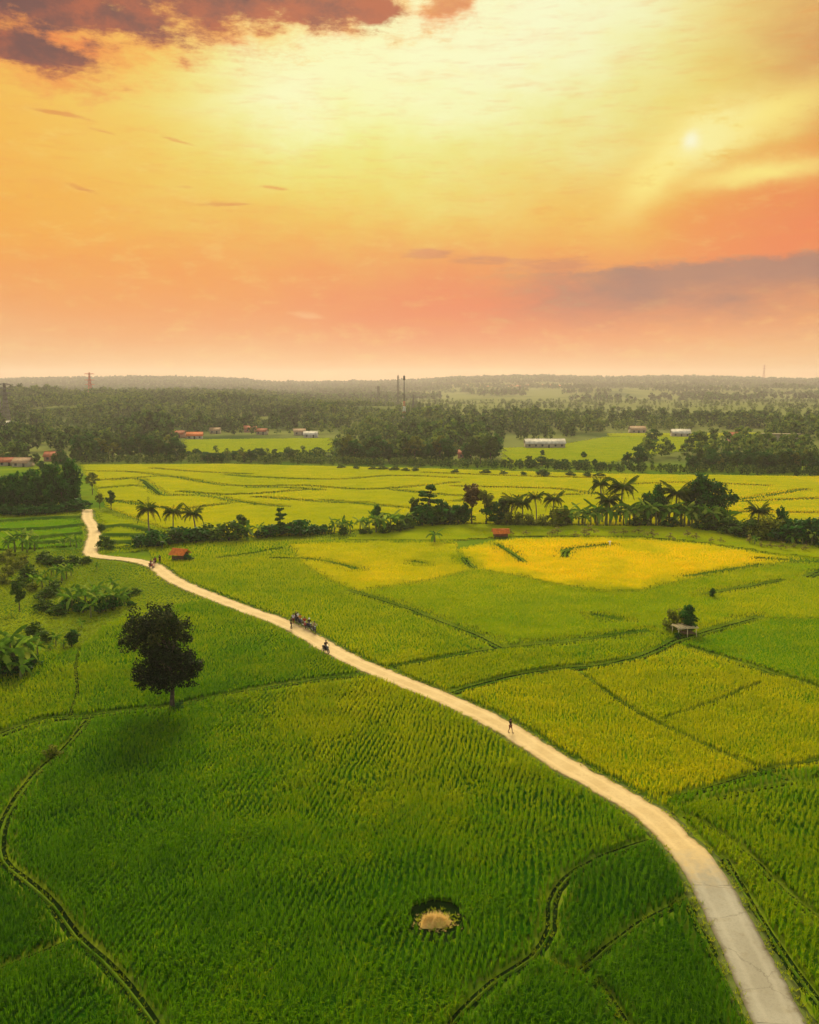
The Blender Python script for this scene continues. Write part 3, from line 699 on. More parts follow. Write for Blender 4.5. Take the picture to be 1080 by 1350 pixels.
for w, L in LW:
    near = np.hypot(L[:, 0], L[:, 1]).min(); step_ = w > 2.4 and near > 150
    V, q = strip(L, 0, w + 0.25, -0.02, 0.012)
    tag(link('gap_shade', np_mesh('gap_shade', V, q, None, [SHADE_MUD])), kind='structure')  # dark strip: crop-wall shade in the gap, put in as colour
    V, q = strip(L, 0, w * (0.75 if step_ else 0.26 if near < 180 else .2), -0.05, 0.85 if step_ else 0.13 if near < 180 else 0.12)
    tag(link('field_bank', np_mesh('field_bank', V, q, None, [BANK], smooth_=True)), kind='structure')
    if near < 190:
        n = int(len(L) * (14 if near < 120 else 4))
        i = rng.integers(0, len(L) - 1, n); P = L[i] + (L[i + 1] - L[i]) * rng.random((n, 1)) + rng.normal(0, w * (0.26 if near < 120 else .17), (n, 2))
        P = P[in_view(P)]
        z = rng.uniform(0.12, 0.26, len(P))
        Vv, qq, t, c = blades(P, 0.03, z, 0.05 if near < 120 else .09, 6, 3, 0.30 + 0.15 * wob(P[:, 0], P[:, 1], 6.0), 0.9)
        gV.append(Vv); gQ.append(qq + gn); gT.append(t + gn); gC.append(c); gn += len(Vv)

# rough grass over the ground left open on the left bank of the road and around the plantings
ROUGH = [W([(-70, 735), (112, 722), (125, 735), (205, 748), (260, 775), (330, 806), (200, 800), (150, 815), (105, 852), (45, 860), (-70, 902)]), W([(-40, 660), (110, 660), (112, 700), (-40, 700)]), W([(134, 668), (260, 700), (560, 690), (1000, 690), (1120, 715), (1120, 735), (950, 700), (520, 700), (440, 712), (190, 722), (132, 730)])]
for poly in ROUGH:
    P = grid_points(poly, 0.3, 0.6, 0.6, 0, 500, jit=0.5); P = P[inside(P, poly)]
    for pw in PW: P = P[~inside(P, pw)]
    d = dist_line(P, ROAD_C); P = P[d > 1.7]
    lush = wob(P[:, 0], P[:, 1], 16.0, 1)
    grass_at(P, 0.28 + 0.14 * np.maximum(lush, 0) + rng.uniform(0, 0.15, len(P)), 0.12, 8, 3, 0.42 + 0.10 * lush + 0.12 * wob(P[:, 0], P[:, 1], 30.0, 2), 1.5)
# verge grass creeping over the road's edges
t_ = np.gradient(ROAD_C, axis=0); t_ /= np.linalg.norm(t_, axis=1, keepdims=True); nrm_ = np.c_[-t_[:, 1], t_[:, 0]]
for i in range(len(ROAD_C)):
    r = np.hypot(*ROAD_C[i]); m_ = 34 if r < 110 else 12
    side = rng.choice([-1, 1], m_); off = 1.28 + np.abs(rng.normal(0.38, 0.3, m_))
    P = ROAD_C[i] + nrm_[i] * (side * off)[:, None] + t_[i] * rng.uniform(-.8, .8, (m_, 1))
    P = P[in_view(P)]
    grass_at(P, rng.uniform(0.12, 0.34, len(P)), 0.05 if r < 110 else 0.1, 6, 3, 0.55 + rng.normal(0, 0.12, len(P)), 1.0)
# tall dark rim round the hollow
tag(link('grass', np_mesh('grass', np.concatenate(gV), np.concatenate(gQ) if len(gQ) else None, np.concatenate(gT), [GRASS], np.concatenate(gC))), kind='stuff')

def road_mesh(a, b, w, z, name, mat, ragged=0.0):
    C = ROAD_C[a:b]; t = t_[a:b]; nr = nrm_[a:b]
    if ragged:      # finer steps so that the edges can crumble
        C, t, nr = [np.stack([np.interp(np.linspace(0, len(C) - 1, len(C) * 4), np.arange(len(C)), q[:, i]) for i in (0, 1)], 1) for q in (C, t, nr)]
    eL = w / 2 + ragged * (wob(C[:, 0], C[:, 1], 3.0) + .7 * wob(C[:, 0], C[:, 1], .9, 2)); eR = w / 2 + ragged * (wob(C[:, 0], C[:, 1], 2.6, 1) + .7 * wob(C[:, 0], C[:, 1], .8, 3))
    us = [1, 1, .8, .55, .3, 0, -.3, -.55, -.8, -1, -1]; zz = [-0.02] + [z + 0.02 * (1 - u * u) for u in us[1:-1]] + [-0.02]
    V = np.stack([np.c_[C + nr * (u * np.where(u > 0, eL, eR))[:, None], np.full(len(C), h)] for u, h in zip(us, zz)], 1)
    k = len(us); idx = np.arange(len(C) * k).reshape(len(C), k)
    q = np.stack([idx[:-1, 1:], idx[:-1, :-1], idx[1:, :-1], idx[1:, 1:]], -1).reshape(-1, 4)
    tag(link(name, np_mesh(name, V.reshape(-1, 3), q, None, [mat], np.tile(np.array(us) * .5 + .5, len(C)))), kind='structure')
def road_mat(name, c1, c2, stain, dust=None):
    m, nt, out = new_mat(name)
    pos = nt.node('ShaderNodeNewGeometry').outputs['Position']
    n1, n2, n3 = nt.noise(pos, 0.35, 5), nt.noise(pos, 6.0, 5), nt.noise(pos, 1.2, 6, 0.7)
    c = nt.mix(nt.rng(n1, 0.35, 0.65), c1, c2)
    c = nt.mix(nt.m('MULTIPLY', nt.rng(n3, 0.52, 0.72), 0.55), c, stain)
    c = nt.mix(nt.m('MULTIPLY', nt.rng(n2, 0.45, 0.7), 0.3), c, tuple(v * 0.6 for v in c1[:3]) + (1,))
    ac = nt.m('MULTIPLY', nt.m('SUBTRACT', nt.node('ShaderNodeAttribute', attribute_name='tint').outputs['Fac'], 0.5), 2.0)
    au = nt.m('ADD', nt.m('ABSOLUTE', ac), nt.m('MULTIPLY', nt.m('SUBTRACT', n3, 0.5), 0.5))
    c = nt.mix(nt.m('MULTIPLY', nt.rng(nt.m('ABSOLUTE', nt.m('SUBTRACT', au, 0.48)), 0.2, 0.02), 0.35), c, tuple(min(1, v * 1.22) for v in c1[:3]) + (1,))     # wheel tracks
    c = nt.mix(nt.m('MULTIPLY', nt.rng(au, 0.72, 1.05), 0.75), c, tuple(v * .62 for v in stain[:3]) + (1,))            # soil along the edges
    if dust:
        vo = nt.node('ShaderNodeTexVoronoi', feature='DISTANCE_TO_EDGE'); vo.inputs['Scale'].default_value = 0.2
        wp = nt.node('ShaderNodeVectorMath', operation='ADD'); nt.l.new(pos, wp.inputs[0]); cx = nt.node('ShaderNodeCombineXYZ'); nt.put(cx.inputs[0], nt.m('MULTIPLY', n3, 1.6)); nt.put(cx.inputs[1], nt.m('MULTIPLY', n1, 2.5)); nt.l.new(cx.outputs[0], wp.inputs[1]); nt.l.new(wp.outputs[0], vo.inputs['Vector'])
        c = nt.mix(nt.m('MULTIPLY', nt.rng(vo.outputs['Distance'], 0.010, 0.003), 0.4), c, (0.10, 0.085, 0.06, 1))
    if dust:      # earth carried onto the slabs from the unpaved stretch
        sp = nt.node('ShaderNodeSeparateXYZ'); nt.l.new(pos, sp.inputs[0])
        c = nt.mix(nt.rng(nt.m('ADD', sp.outputs[1], nt.m('MULTIPLY', nt.m('SUBTRACT', n3, 0.5), 9.0)), dust - 7, dust + 1), c, (0.49, 0.355, 0.17, 1))
    p = nt.node('ShaderNodeBsdfPrincipled'); nt.l.new(c, p.inputs['Base Color']); p.inputs['Roughness'].default_value = 0.9; p.inputs['Specular IOR Level'].default_value = 0.1
    b = nt.node('ShaderNodeBump'); b.inputs['Strength'].default_value = 0.5; b.inputs['Distance'].default_value = 0.03; nt.l.new(n2, b.inputs['Height']); nt.l.new(b.outputs[0], p.inputs['Normal'])
    nt.l.new(p.outputs[0], out.inputs[0]); return m
CONC = road_mat('worn_concrete', (0.30, 0.275, 0.215, 1), (0.25, 0.225, 0.17, 1), (0.19, 0.155, 0.09, 1), float(at(912, 1114)[1]))
EARTH = road_mat('pale_earth', (0.52, 0.385, 0.195, 1), (0.46, 0.33, 0.155, 1), (0.37, 0.25, 0.10, 1))
SPLIT = int(np.argmin(np.hypot(*(ROAD_C - at(912, 1114, 0.06)[:2]).T)))
if np.hypot(*ROAD_C[0]) < np.hypot(*ROAD_C[-1]):
    road_mesh(0, SPLIT + 1, 2.85, 0.13, 'road', CONC, 0.05); road_mesh(SPLIT, len(ROAD_C), 2.9, 0.09, 'road', EARTH, 0.16)
VERGE = road_mat('verge_soil', (0.11, 0.13, 0.025, 1), (0.09, 0.13, 0.015, 1), (0.06, 0.08, 0.012, 1))
road_mesh(0, len(ROAD_C), 3.8, 0.03, 'verge', VERGE, 0.2)
JOINT = solid('joint_filler', (0.20, 0.18, 0.14, 1), .9)
# joints across the concrete slabs
for i in range(4, SPLIT, 6):
    b = MB(); a = math.atan2(t_[i][1], t_[i][0]); b.box((*ROAD_C[i], 0.146), (0.03, 2.5, 0.008), a)
    tag(b.build('road_joint', JOINT), kind='structure')
# ------------------------------------------------------------------ plants
BARK = solid('bark', (0.085, 0.065, 0.045, 1), 0.9, 0.5, 2.5, 0.1, bump=0.6)
PALM_BARK = solid('palm_bark', (0.20, 0.17, 0.12, 1), 0.9, 0.4, 3.0, 0.1, bump=0.5)
STEM = solid('banana_stem', (0.16, 0.17, 0.05, 1), 0.8, 0.4, 3.0, 0.15)
DEEP = leaf_mat('deep_leaves', (0.005, 0.032, 0.004, 1), (0.040, 0.145, 0.012, 1), 0.25, 0.7, 0.06)
DARK = leaf_mat('old_tree_leaves', (0.004, 0.010, 0.003, 1), (0.014, 0.032, 0.006, 1), 0.14, 0.7, 0.06, hi=(0.060, 0.062, 0.012, 1))  # brownish top of the ramp paints sunlit leaves into the colour
MIDG = leaf_mat('mid_leaves', (0.010, 0.036, 0.003, 1), (0.080, 0.150, 0.010, 1), 0.3, 0.7, 0.06)
OLIVE = leaf_mat('olive_leaves', (0.035, 0.060, 0.006, 1), (0.22, 0.24, 0.018, 1), 0.35, 0.7, 0.06)
BROWN = leaf_mat('reddish_leaves', (0.04, 0.028, 0.008, 1), (0.16, 0.095, 0.025, 1), 0.3, 0.7, 0.05)
FROND = leaf_mat('palm_fronds', (0.010, 0.034, 0.004, 1), (0.075, 0.125, 0.010, 1), 0.3, 0.8, 0.0, hi=(0.18, 0.14, 0.03, 1))
BLEAF = leaf_mat('banana_leaves', (0.016, 0.060, 0.006, 1), (0.12, 0.23, 0.016, 1), 0.45, 0.8, 0.0, hi=(0.55, 0.55, 0.09, 1))

def leaf_cloud(lobes, n, size, sub=10, subr=0.42, seed=0, tint_base=0.45):
    """many small leaf clumps spread over sub-clusters of each lobe; uneven outline with gaps"""
    g = np.random.default_rng(seed)
    vol = np.array([l[3] * l[4] * l[5] for l in lobes]) ** 0.7; vol /= vol.sum()
    Vs, Ts = [], []
    for l, f in zip(lobes, vol):
        c0, r0 = np.array(l[:3]), np.array(l[3:6])
        d = g.normal(size=(sub, 3)); d /= np.linalg.norm(d, axis=1, keepdims=True)
        cc = c0 + d * r0 * g.uniform(0.35, 0.92, (sub, 1)); rr = subr * g.uniform(0.6, 1.25, sub)
        m = max(6, int(n * f)); w = rr**2; pick = g.choice(sub, m, p=w / w.sum())
        e = g.normal(size=(m, 3)); e /= np.linalg.norm(e, axis=1, keepdims=True)
        P = cc[pick] + e * r0 * (rr[pick] * g.uniform(0.45, 1.05, m))[:, None]
        nr = e + 0.8 * g.normal(size=(m, 3)) + np.array([0, 0, 0.35]); nr /= np.linalg.norm(nr, axis=1, keepdims=True)
        a = np.cross(nr, g.normal(size=(m, 3))); a /= np.linalg.norm(a, axis=1, keepdims=True); b = np.cross(nr, a)
        s = size * g.uniform(0.55, 1.3, (m, 1))
        V = np.stack([P - a * s, P - b * s * 0.55 + nr * s * .12, P + a * s, P + b * s * 0.55 + nr * s * .12], 1)
        Vs.append(V.reshape(-1, 3)); Ts.append(np.repeat(np.clip(tint_base + 0.28 * g.normal(size=sub)[pick] * 0.7 + 0.22 * g.normal(size=m), 0, 1), 4))
    V = np.concatenate(Vs); q = np.arange(len(V)).reshape(-1, 4)
    return V, q, np.concatenate(Ts)

def crown_mesh(name, mat, *a, **k):
    V, q, t = leaf_cloud(*a, **k); return np_mesh(name, V, q, None, [mat], t)

def trunk_mesh(h, r, lobes, seed=0, lean=0.0, k=7):
    """tapered, slightly crooked trunk that forks into limbs reaching the lobes"""
    g = np.random.default_rng(seed); b = MB()
    fork = h
    pts = [(lean * t * t * h * .3 + g.normal() * r * .5 * (0 < t < 1), g.normal() * r * .5 * (0 < t < 1), fork * t) for t in (0, .2, .45, .7, 1)]
    b.tube([(0, 0, -0.3)] + pts, [r * 1.5, r * 1.25, r, r * .88, r * .78, r * .68], k)
    p0 = np.array(pts[-1])
    for l in lobes:
        e = np.array(l[:3]); m1 = p0 * .55 + e * .45 + g.normal(size=3) * .08 * np.linalg.norm(e - p0)
        b.tube([p0 - (0, 0, .1), m1, e], [r * .55, r * .36, r * .12], 5)
    return b.mesh('trunk', BARK, True)

def frond(g, base, a, L, droop, w, up):
    """one feathered palm frond: arched midrib with two rows of narrow leaflets"""
    n = 9; V, T = [], []
    d = np.array([math.cos(a), math.sin(a), 0]); sd = np.array([-d[1], d[0], 0])
    t = np.linspace(0, 1, n)
    P = base + np.outer(t * L * (1 - 0.25 * droop * t), d) + np.outer(L * (up * t - droop * t * t), (0, 0, 1))
    q = []; tr = []; vs = []
    for i in range(n - 1):
        a0, a1 = P[i], P[i + 1]
        k = len(vs); ww = 0.03 * L * (1 - t[i]) * .5 + .012
        vs += [a0 + sd * ww, a0 - sd * ww, a1 - sd * ww * .8, a1 + sd * ww * .8]; q.append((k, k + 1, k + 2, k + 3))
        if i == 0: continue
        for j in range(4):
            o = a0 + (a1 - a0) * j / 4
            ll = w * L * (math.sin(math.pi * min(1, (t[i] + j * .04) * .9 + .12)) ** .6) * g.uniform(.8, 1.1)
            for s in (-1, 1):
                tip = o + sd * s * ll * .85 + d * ll * .45 - np.array([0, 0, ll * (.25 + .45 * g.random())])
                k = len(vs); vs += [o - d * .03 * L, o + d * .035 * L, tip]; tr.append((k, k + 1, k + 2))
    return np.array(vs), q, tr

def palm_protos(seed, h, nf=22, L=3.2):
    g = np.random.default_rng(seed)
    b = MB(); lean = g.uniform(-.6, .6)
    pts = [(lean * (t ** 1.6), 0.15 * math.sin(3 * t), h * t) for t in np.linspace(0, 1, 7)]
    b.tube([(0, 0, -.3)] + pts, [.24, .2, .16, .145, .135, .125, .12, .11], 8)
    top = np.array(pts[-1])
    tm = b.mesh('trunk', PALM_BARK, True)
    Vs, Qs, Ts, Cs, n = [], [], [], [], 0
    for i in range(nf):
        a = i * 2.4 + g.uniform(-.3, .3); young = i / nf
        V, q, t = frond(g, top + (0, 0, .1), a, L * g.uniform(.65, 1.15), 1.05 - .6 * young + g.uniform(-.2, .3), .27, .25 + .95 * young + g.uniform(-.12, .12))
        Vs.append(V); Qs.append(np.array(q) + n); Ts.append(np.array(t) + n); Cs.append(np.full(len(V), np.clip(.25 + .5 * g.random() + (.35 if i < 3 else 0), 0, 1))); n += len(V)
    cm = np_mesh('frond_crown', np.concatenate(Vs), np.concatenate(Qs), np.concatenate(Ts), [FROND], np.concatenate(Cs))
    return tm, cm

def banana_protos(seed, h=2.0, nl=8, L=2.0):
    g = np.random.default_rng(seed); b = MB()
    b.tube([(0, 0, -.2), (0, 0, h * .4), (.05, 0, h * .8), (.05, .04, h)], [.16, .14, .10, .06], 8)
    sm = b.mesh('stem', STEM, True)
    Vs, Qs, Cs, n = [], [], [], 0
    for i in range(nl):
        a = i * 2.4 + g.uniform(-.4, .4); k = i / nl
        l = L * g.uniform(.75, 1.1); d = np.array([math.cos(a), math.sin(a), 0]); sd = np.array([-d[1], d[0], 0])
        up, dr = .35 + .95 * k, 1.05 - .6 * k
        t = np.linspace(0, 1, 14); P = np.array([.05, .04, h * .95]) + np.outer(t * l * (1 - .25 * dr * t), d) + np.outer(l * (up * t - dr * t * t), (0, 0, 1))
        w = .31 * L / 2 * np.interp(t, np.linspace(0, 1, 7), [.15, .6, .95, 1.05, .95, .65, .1]) * g.uniform(.85, 1.2)
        wl, wr = w * g.uniform(.62, 1.08, 14), w * g.uniform(.62, 1.08, 14); up_ = np.array([0, 0, 1.0])
        V = np.stack([P + sd * wl[:, None] - up_ * (.10 + .5 * g.random(14) * w)[:, None], P, P - sd * wr[:, None] - up_ * (.10 + .5 * g.random(14) * w)[:, None]], 1)
        V[:, 0, 2] -= .14 * w; V[:, 2, 2] -= .14 * w * g.uniform(0, 2)
        idx = np.arange(42).reshape(14, 3); q = np.stack([idx[:-1, :-1], idx[:-1, 1:], idx[1:, 1:], idx[1:, :-1]], -1).reshape(-1, 4)
        Vs.append(V.reshape(-1, 3)); Qs.append(q + n); n += 42
        Cs.append(np.full(42, np.clip(.2 + .55 * g.random() + (.3 if i == 0 else 0), 0, 1)))
    lm = np_mesh('leaves', np.concatenate(Vs), np.concatenate(Qs), None, [BLEAF], np.concatenate(Cs))
    return sm, lm

BROAD = {}
def broad_kind(key, mat, lobes, n, size, trunk_h, r, sub=10, subr=.42, tb=.45):
    seed = sum(map(ord, key)) % 1000
    BROAD[key] = (trunk_mesh(trunk_h, r, lobes, seed), crown_mesh('crown', mat, lobes, n, size, sub=sub, subr=subr, seed=seed, tint_base=tb))
# lobes are (x, y, z, rx, ry, rz) for trees about 10 m tall
broad_kind('round_dark', DEEP, [(0, 0, 6.2, 3.0, 2.8, 2.6), (-1.9, .5, 4.4, 2.0, 1.9, 2.0), (2.0, -.4, 4.2, 2.0, 2, 2.0), (.4, .2, 8.3, 1.8, 1.8, 1.5), (0, 0, 2.4, 2.3, 2.2, 1.7)], 2900, .33, 2.6, .26, 12)
broad_kind('wide_dark', DEEP, [(-2.6, 0, 5.6, 2.3, 2.1, 1.9), (2.6, .3, 5.8, 2.4, 2.2, 1.9), (0, -.6, 7.2, 2.6, 2.4, 2.0), (0, .6, 4.2, 2.8, 2.4, 2.0), (-1.2, -.3, 2.2, 2, 1.9, 1.6), (1.5, 0, 2.4, 2, 1.9, 1.6)], 3000, .34, 2.2, .3, 12)
broad_kind('tall_mid', MIDG, [(0, 0, 8.2, 1.8, 1.7, 1.9), (.9, .3, 6.2, 1.8, 1.6, 1.6), (-1.0, -.3, 5.2, 1.7, 1.6, 1.6), (.3, 0, 4.0, 1.4, 1.4, 1.2)], 2000, .30, 3.0, .2, 11)
broad_kind('loose_olive', OLIVE, [(-1.5, 0, 6.0, 1.9, 1.7, 1.6), (1.4, .6, 6.8, 1.9, 1.8, 1.7), (.2, -.8, 8.3, 1.7, 1.5, 1.4), (0, .5, 4.6, 1.6, 1.4, 1.1)], 1500, .30, 3.2, .2, 9)
broad_kind('tiered', DEEP, [(.4, 0, 9.2, 1.7, 1.6, .8), (-.6, .2, 7.6, 2.4, 2.2, .8), (.7, -.2, 6.0, 2.6, 2.4, .8), (-1.4, 0, 4.4, 2.2, 2, .9)], 1900, .32, 6.5, .2, 10)
broad_kind('reddish', BROWN, [(0, 0, 8.0, 2.2, 2, 1.9), (1.1, .3, 6.0, 1.8, 1.7, 1.6), (-1.2, 0, 5.9, 1.7, 1.6, 1.5)], 1500, .30, 4.4, .16, 10)
SHRUB = {}
for key, mat, tb in (('dark', DEEP, .5), ('mid', MIDG, .5), ('olive', OLIVE, .5)):
    SHRUB[key] = (trunk_mesh(.5, .08, [(0, 0, 1.2, 1, 1, 1), (-.7, .2, .9, 1, 1, 1), (.7, -.2, .9, 1, 1, 1)], 5),
                  crown_mesh('foliage', mat, [(0, 0, 1.25, 1.1, 1.0, .9), (-.9, .2, .85, .9, .8, .75), (.9, -.2, .9, .9, .85, .75), (0, .5, .7, 1, .9, .7)], 620, .2, sub=9, subr=.45, seed=11 + len(key), tint_base=tb))
SHRUB['dry'] = (trunk_mesh(.4, .05, [(0, 0, 1.7, 1, 1, 1), (-.8, .2, 1.1, 1, 1, 1), (.8, -.2, 1.2, 1, 1, 1), (.2, .5, 1.5, 1, 1, 1)], 6), crown_mesh('foliage', leaf_mat('dry_leaves', (0.10, 0.09, 0.02, 1), (0.42, 0.36, 0.07, 1), .4), [(0, 0, 1.4, 1.0, .9, .8), (-.9, .2, .9, .7, .6, .6), (.9, -.2, 1.0, .7, .6, .6)], 130, .2, sub=8, subr=.3, seed=77, tint_base=.5))
PALMS = [palm_protos(s, h, nf, L) for s, h, nf, L in ((1, 4.6, 38, 3.0), (2, 5.6, 36, 3.0), (3, 4.0, 36, 2.8), (4, 7.0, 36, 2.6))]
PALM_H = [6.9, 8.1, 6.0, 9.2]
BANANAS = [banana_protos(s, h, n, L) for s, h, n, L in ((1, 2.0, 8, 2.0), (2, 2.4, 9, 2.1), (3, 1.5, 7, 1.7), (4, 2.8, 9, 2.3))]
BAN_H = [3.6, 4.2, 2.9, 4.8]

def put(name, meshes, parts, loc, s, rz, label, cat, group=None, sx=1.0):
    o = empty(name, loc, rz); o.scale = (s * sx, s * sx, s)
    for n, m in zip(parts, meshes): link(n, m, o)
    return tag(o, label, cat, group)
def tall(px, by, hpx):
    """height in metres of something standing at pixel (px, by) that is hpx pixels high"""
    p = at(px, by); d = ray(px, by - hpx); t = p[1] / d[1]
    return p, H + d[2] * t
def broad(kind, px, by, hpx, label, group=None, wide=1.0, cat='tree', name='broadleaf_tree'):
    p, h = tall(px, by, hpx); top = {'round_dark': 9.6, 'wide_dark': 9.0, 'tall_mid': 9.9, 'loose_olive': 9.5, 'tiered': 9.9, 'reddish': 9.8}[kind]
    return put(name, BROAD[kind], ('trunk', 'crown'), p, h / top, random.uniform(0, 6.3), label, cat, group, wide * 1.12)
def palm(k, px, by, hpx, label, group=None):
    p, h = tall(px, by, hpx); return put('coconut_palm', PALMS[k], ('trunk', 'frond_crown'), p, h / PALM_H[k], random.uniform(0, 6.3), label, 'palm', group)
def banana(px, by, hpx, label, group=None, k=None):
    hpx *= 1.15
    k = random.randrange(4) if k is None else k
    p, h = tall(px, by, hpx); return put('banana_plant', BANANAS[k], ('stem', 'leaves'), p, h / BAN_H[k], random.uniform(0, 6.3), label, 'banana plant', group)
def shrub(kind, px, by, hpx, label, group=None, wide=1.0):
    hpx *= 1.12; wide *= 1.12
    p, h = tall(px, by, hpx); return put('shrub', SHRUB[kind], ('stem', 'foliage'), p, h / 2.1, random.uniform(0, 6.3), label, 'shrub', group, wide)

# the lone tree by the bank: two storeys of crown, loose and brownish above, heavy and black-green below
def lone_tree():
    p = at(228, 936); s = 0.0845
    X = lambda px: (px - 228) * s
    Zc = lambda py: (936 - py) * s / 0.93
    lobes_top = [(X(188), .3, Zc(838), 2.3, 2.4, 2.3), (X(218), -.2, Zc(826), 2.5, 2.4, 2.2), (X(206), .2, Zc(836), 3.0, 2.4, 2.3), (X(240), .4, Zc(840), 1.6, 1.9, 1.9), (X(176), 0, Zc(855), 1.2, 1.3, 1.0)]
    lobes_low = [(X(218), 0, Zc(880), 2.9, 2.7, 2.3), (X(250), .2, Zc(880), 1.55, 1.7, 2.1), (X(193), .2, Zc(894), 1.7, 1.7, 1.35), (X(228), -.3, Zc(897), 3.0, 2.6, 1.2), (X(215), .3, Zc(862), 2.3, 2.2, 1.6)]
    o = empty('broadleaf_tree', p)
    tag(o, 'big lone tree with a heavy black-green two-tiered crown on the field bank', 'tree')
    b = MB()
    b.tube([(0, 0, -.4), (0, 0, 0), (-.05, 0, 1.0), (.05, .05, 2.4), (-.1, 0, 4.2), (-.3, 0, 6.2), (-.7, 0, 8.2)], [.5, .33, .25, .22, .2, .16, .1], 9)
    for l in lobes_top + lobes_low[:4]:
        e = np.array(l[:3]); z0 = max(2.0, e[2] - 2.6); b.tube([(-.05, 0, z0), np.array([e[0] * .5, e[1] * .5, z0 * .45 + e[2] * .55]), e], [.13, .09, .03], 5)
    b.build('trunk', BARK, o, smooth_=True)
    link('crown', crown_mesh('upper_crown', DARK, lobes_top, 8200, .155, sub=60, subr=.27, seed=21, tint_base=.58), o)  # higher tint brings in more of the painted sunlit brown
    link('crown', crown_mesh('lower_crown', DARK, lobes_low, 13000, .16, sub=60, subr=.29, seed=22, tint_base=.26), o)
    shrub('dark', 236, 938, 11, 'small dark shrub at the foot of the big lone tree')
lone_tree()

NEAR_HUT = 'behind the orange-roofed hut beside the road'
# --- left end of the line of palms, behind the first hut
palm(0, 197, 703, 46, 'coconut palm nearest the pale upper road, first of the three behind the orange hut')
palm(1, 228, 708, 46, 'middle coconut palm of the three behind the orange-roofed hut by the road')
palm(2, 259, 706, 42, 'third coconut palm from the upper road, just beyond the orange-roofed hut')
for i, (x, y, h, k) in enumerate([(188, 722, 17, 'dark'), (205, 721, 21, 'dark'), (222, 719, 19, 'mid'), (243, 716, 22, 'dark'), (258, 716, 20, 'dark'), (274, 713, 19, 'mid'), (302, 713, 24, 'mid')]):
    shrub(k, x, y, h, 'dense bush under the three palms behind the orange-roofed hut', 'bushes behind the orange hut', 1.25)
banana(214, 724, 18, 'pale banana plant in front of the bushes, directly behind the orange hut', k=2)
for x, y, h in [(282, 714, 22), (312, 713, 24), (326, 712, 26), (340, 710, 22), (292, 712, 18)]: banana(x, y, h, 'banana plant between the third palm and the pointed dark tree behind the lime field', 'banana plants next to the three palms')
broad('tall_mid', 318, 708, 30, 'bushy mid-green tree rising above the banana plants near the three palms', wide=1.35)
broad('tiered', 370, 706, 36, 'pointed dark tree standing by itself between two low bushes behind the lime field', wide=.8)
for x, y, h in [(352, 709, 15), (384, 706, 17), (398, 706, 20), (413, 705, 13), (428, 704, 12), (360, 707, 16)]: shrub('dark', x, y, h, 'low dark bush around the pointed tree at the edge of the lime field', 'bushes around the pointed tree', 1.3)
# --- middle of the line
G2 = 'banana plants in the middle of the tree line'
for x, y, h in [(441, 704, 22), (452, 704, 24), (462, 704, 20), (475, 704, 26), (487, 704, 24), (496, 703, 30), (506, 704, 28), (515, 702, 30), (524, 699, 26), (533, 697, 24)]: banana(x, y, h, 'banana plant in the row before the tiered dark tree, by the green strip', G2)
broad('round_dark', 499, 699, 34, 'dark round tree standing up out of the middle row of banana plants', wide=.8)
broad('tiered', 566, 691, 51, 'tallest dark tree with its branches in flat tiers, in the middle of the tree line')
broad('tall_mid', 546, 691, 36, 'narrow dark green tree just before the tiered tree in the line', wide=.8)
for x, y, h in [(557, 693, 26), (575, 692, 22), (585, 691, 28), (596, 691, 20), (604, 691, 24)]: shrub('mid' if h < 24 else 'dark', x, y, h, 'bush under and beside the tallest tiered tree in the line', 'bushes by the tiered tree')
broad('reddish', 622, 691, 56, 'tall reddish-brown tree with a thin pale trunk in the tree line', wide=1.0)
broad('loose_olive', 641, 692, 46, 'loose olive tree leaning on the reddish-brown one', wide=.9)
broad('wide_dark', 655, 692, 31, 'low wide blue-green tree behind the second hut with the orange roof', wide=1.3)
broad('round_dark', 612, 692, 30, 'small dark tree in front of the reddish-brown tree', wide=.8)
for i, (x, h, k) in enumerate([(674, 44, 2), (688, 42, 0), (707, 47, 3), (728, 47, 1)]):
    palm(k, x, 692, h, 'palm ' + ['nearest the second hut, first of the four beyond it', 'second of the four beyond the second hut', 'third of the four beyond the second hut', 'farthest from the second hut among the four beyond it'][i])
for x, y, h in [(668, 693, 18), (683, 693, 15), (697, 694, 14), (716, 694, 13), (735, 694, 22), (743, 693, 18)]: shrub('olive', x, y, h, 'low olive bush under the four palms beyond the second hut', 'bushes under the four palms')
G3 = 'banana plants between the palms'
for x, y, h in [(746, 694, 24), (754, 694, 22), (763, 693, 27), (771, 694, 20), (779, 693, 24), (788, 693, 26), (804, 693, 28), (812, 693, 24), (822, 693, 27), (830, 693, 30)]: banana(x, y, h, 'banana plant in the row at the foot of the two tall palms', G3)
palm(3, 794, 690, 66, 'tall slim palm, the one nearer the second hut of the two tallest')
palm(1, 817, 690, 66, 'tall slim palm, the one nearer the big dark trees of the two tallest')
palm(2, 805, 691, 44, 'shorter palm between the two tallest slim palms')
# --- the big clump on the right of the line
broad('round_dark', 918, 692, 69, 'biggest dark tree of the clump, towering over the banana plants')
broad('wide_dark', 942, 692, 60, 'second biggest dark tree, beside the biggest one in the clump', wide=.8)
broad('round_dark', 869, 690, 53, 'dark tree with a flat top above the banana plants of the clump', wide=.75)
broad('round_dark', 853, 691, 43, 'dark tree on the edge of the clump facing the two tall palms', wide=.7)
palm(0, 891, 691, 58, 'upright palm among the banana plants, before the biggest dark tree')
for x, y, h in [(838, 693, 28), (848, 693, 30), (858, 693, 32), (868, 693, 30), (878, 693, 34), (888, 693, 30), (898, 694, 34), (908, 694, 32), (917, 695, 34), (926, 696, 30), (935, 697, 34), (944, 698, 30), (953, 699, 32), (962, 700, 28), (971, 703, 22)]: banana(x, y, h, 'banana plant massed in front of the biggest dark tree of the clump', 'banana plants of the big clump')
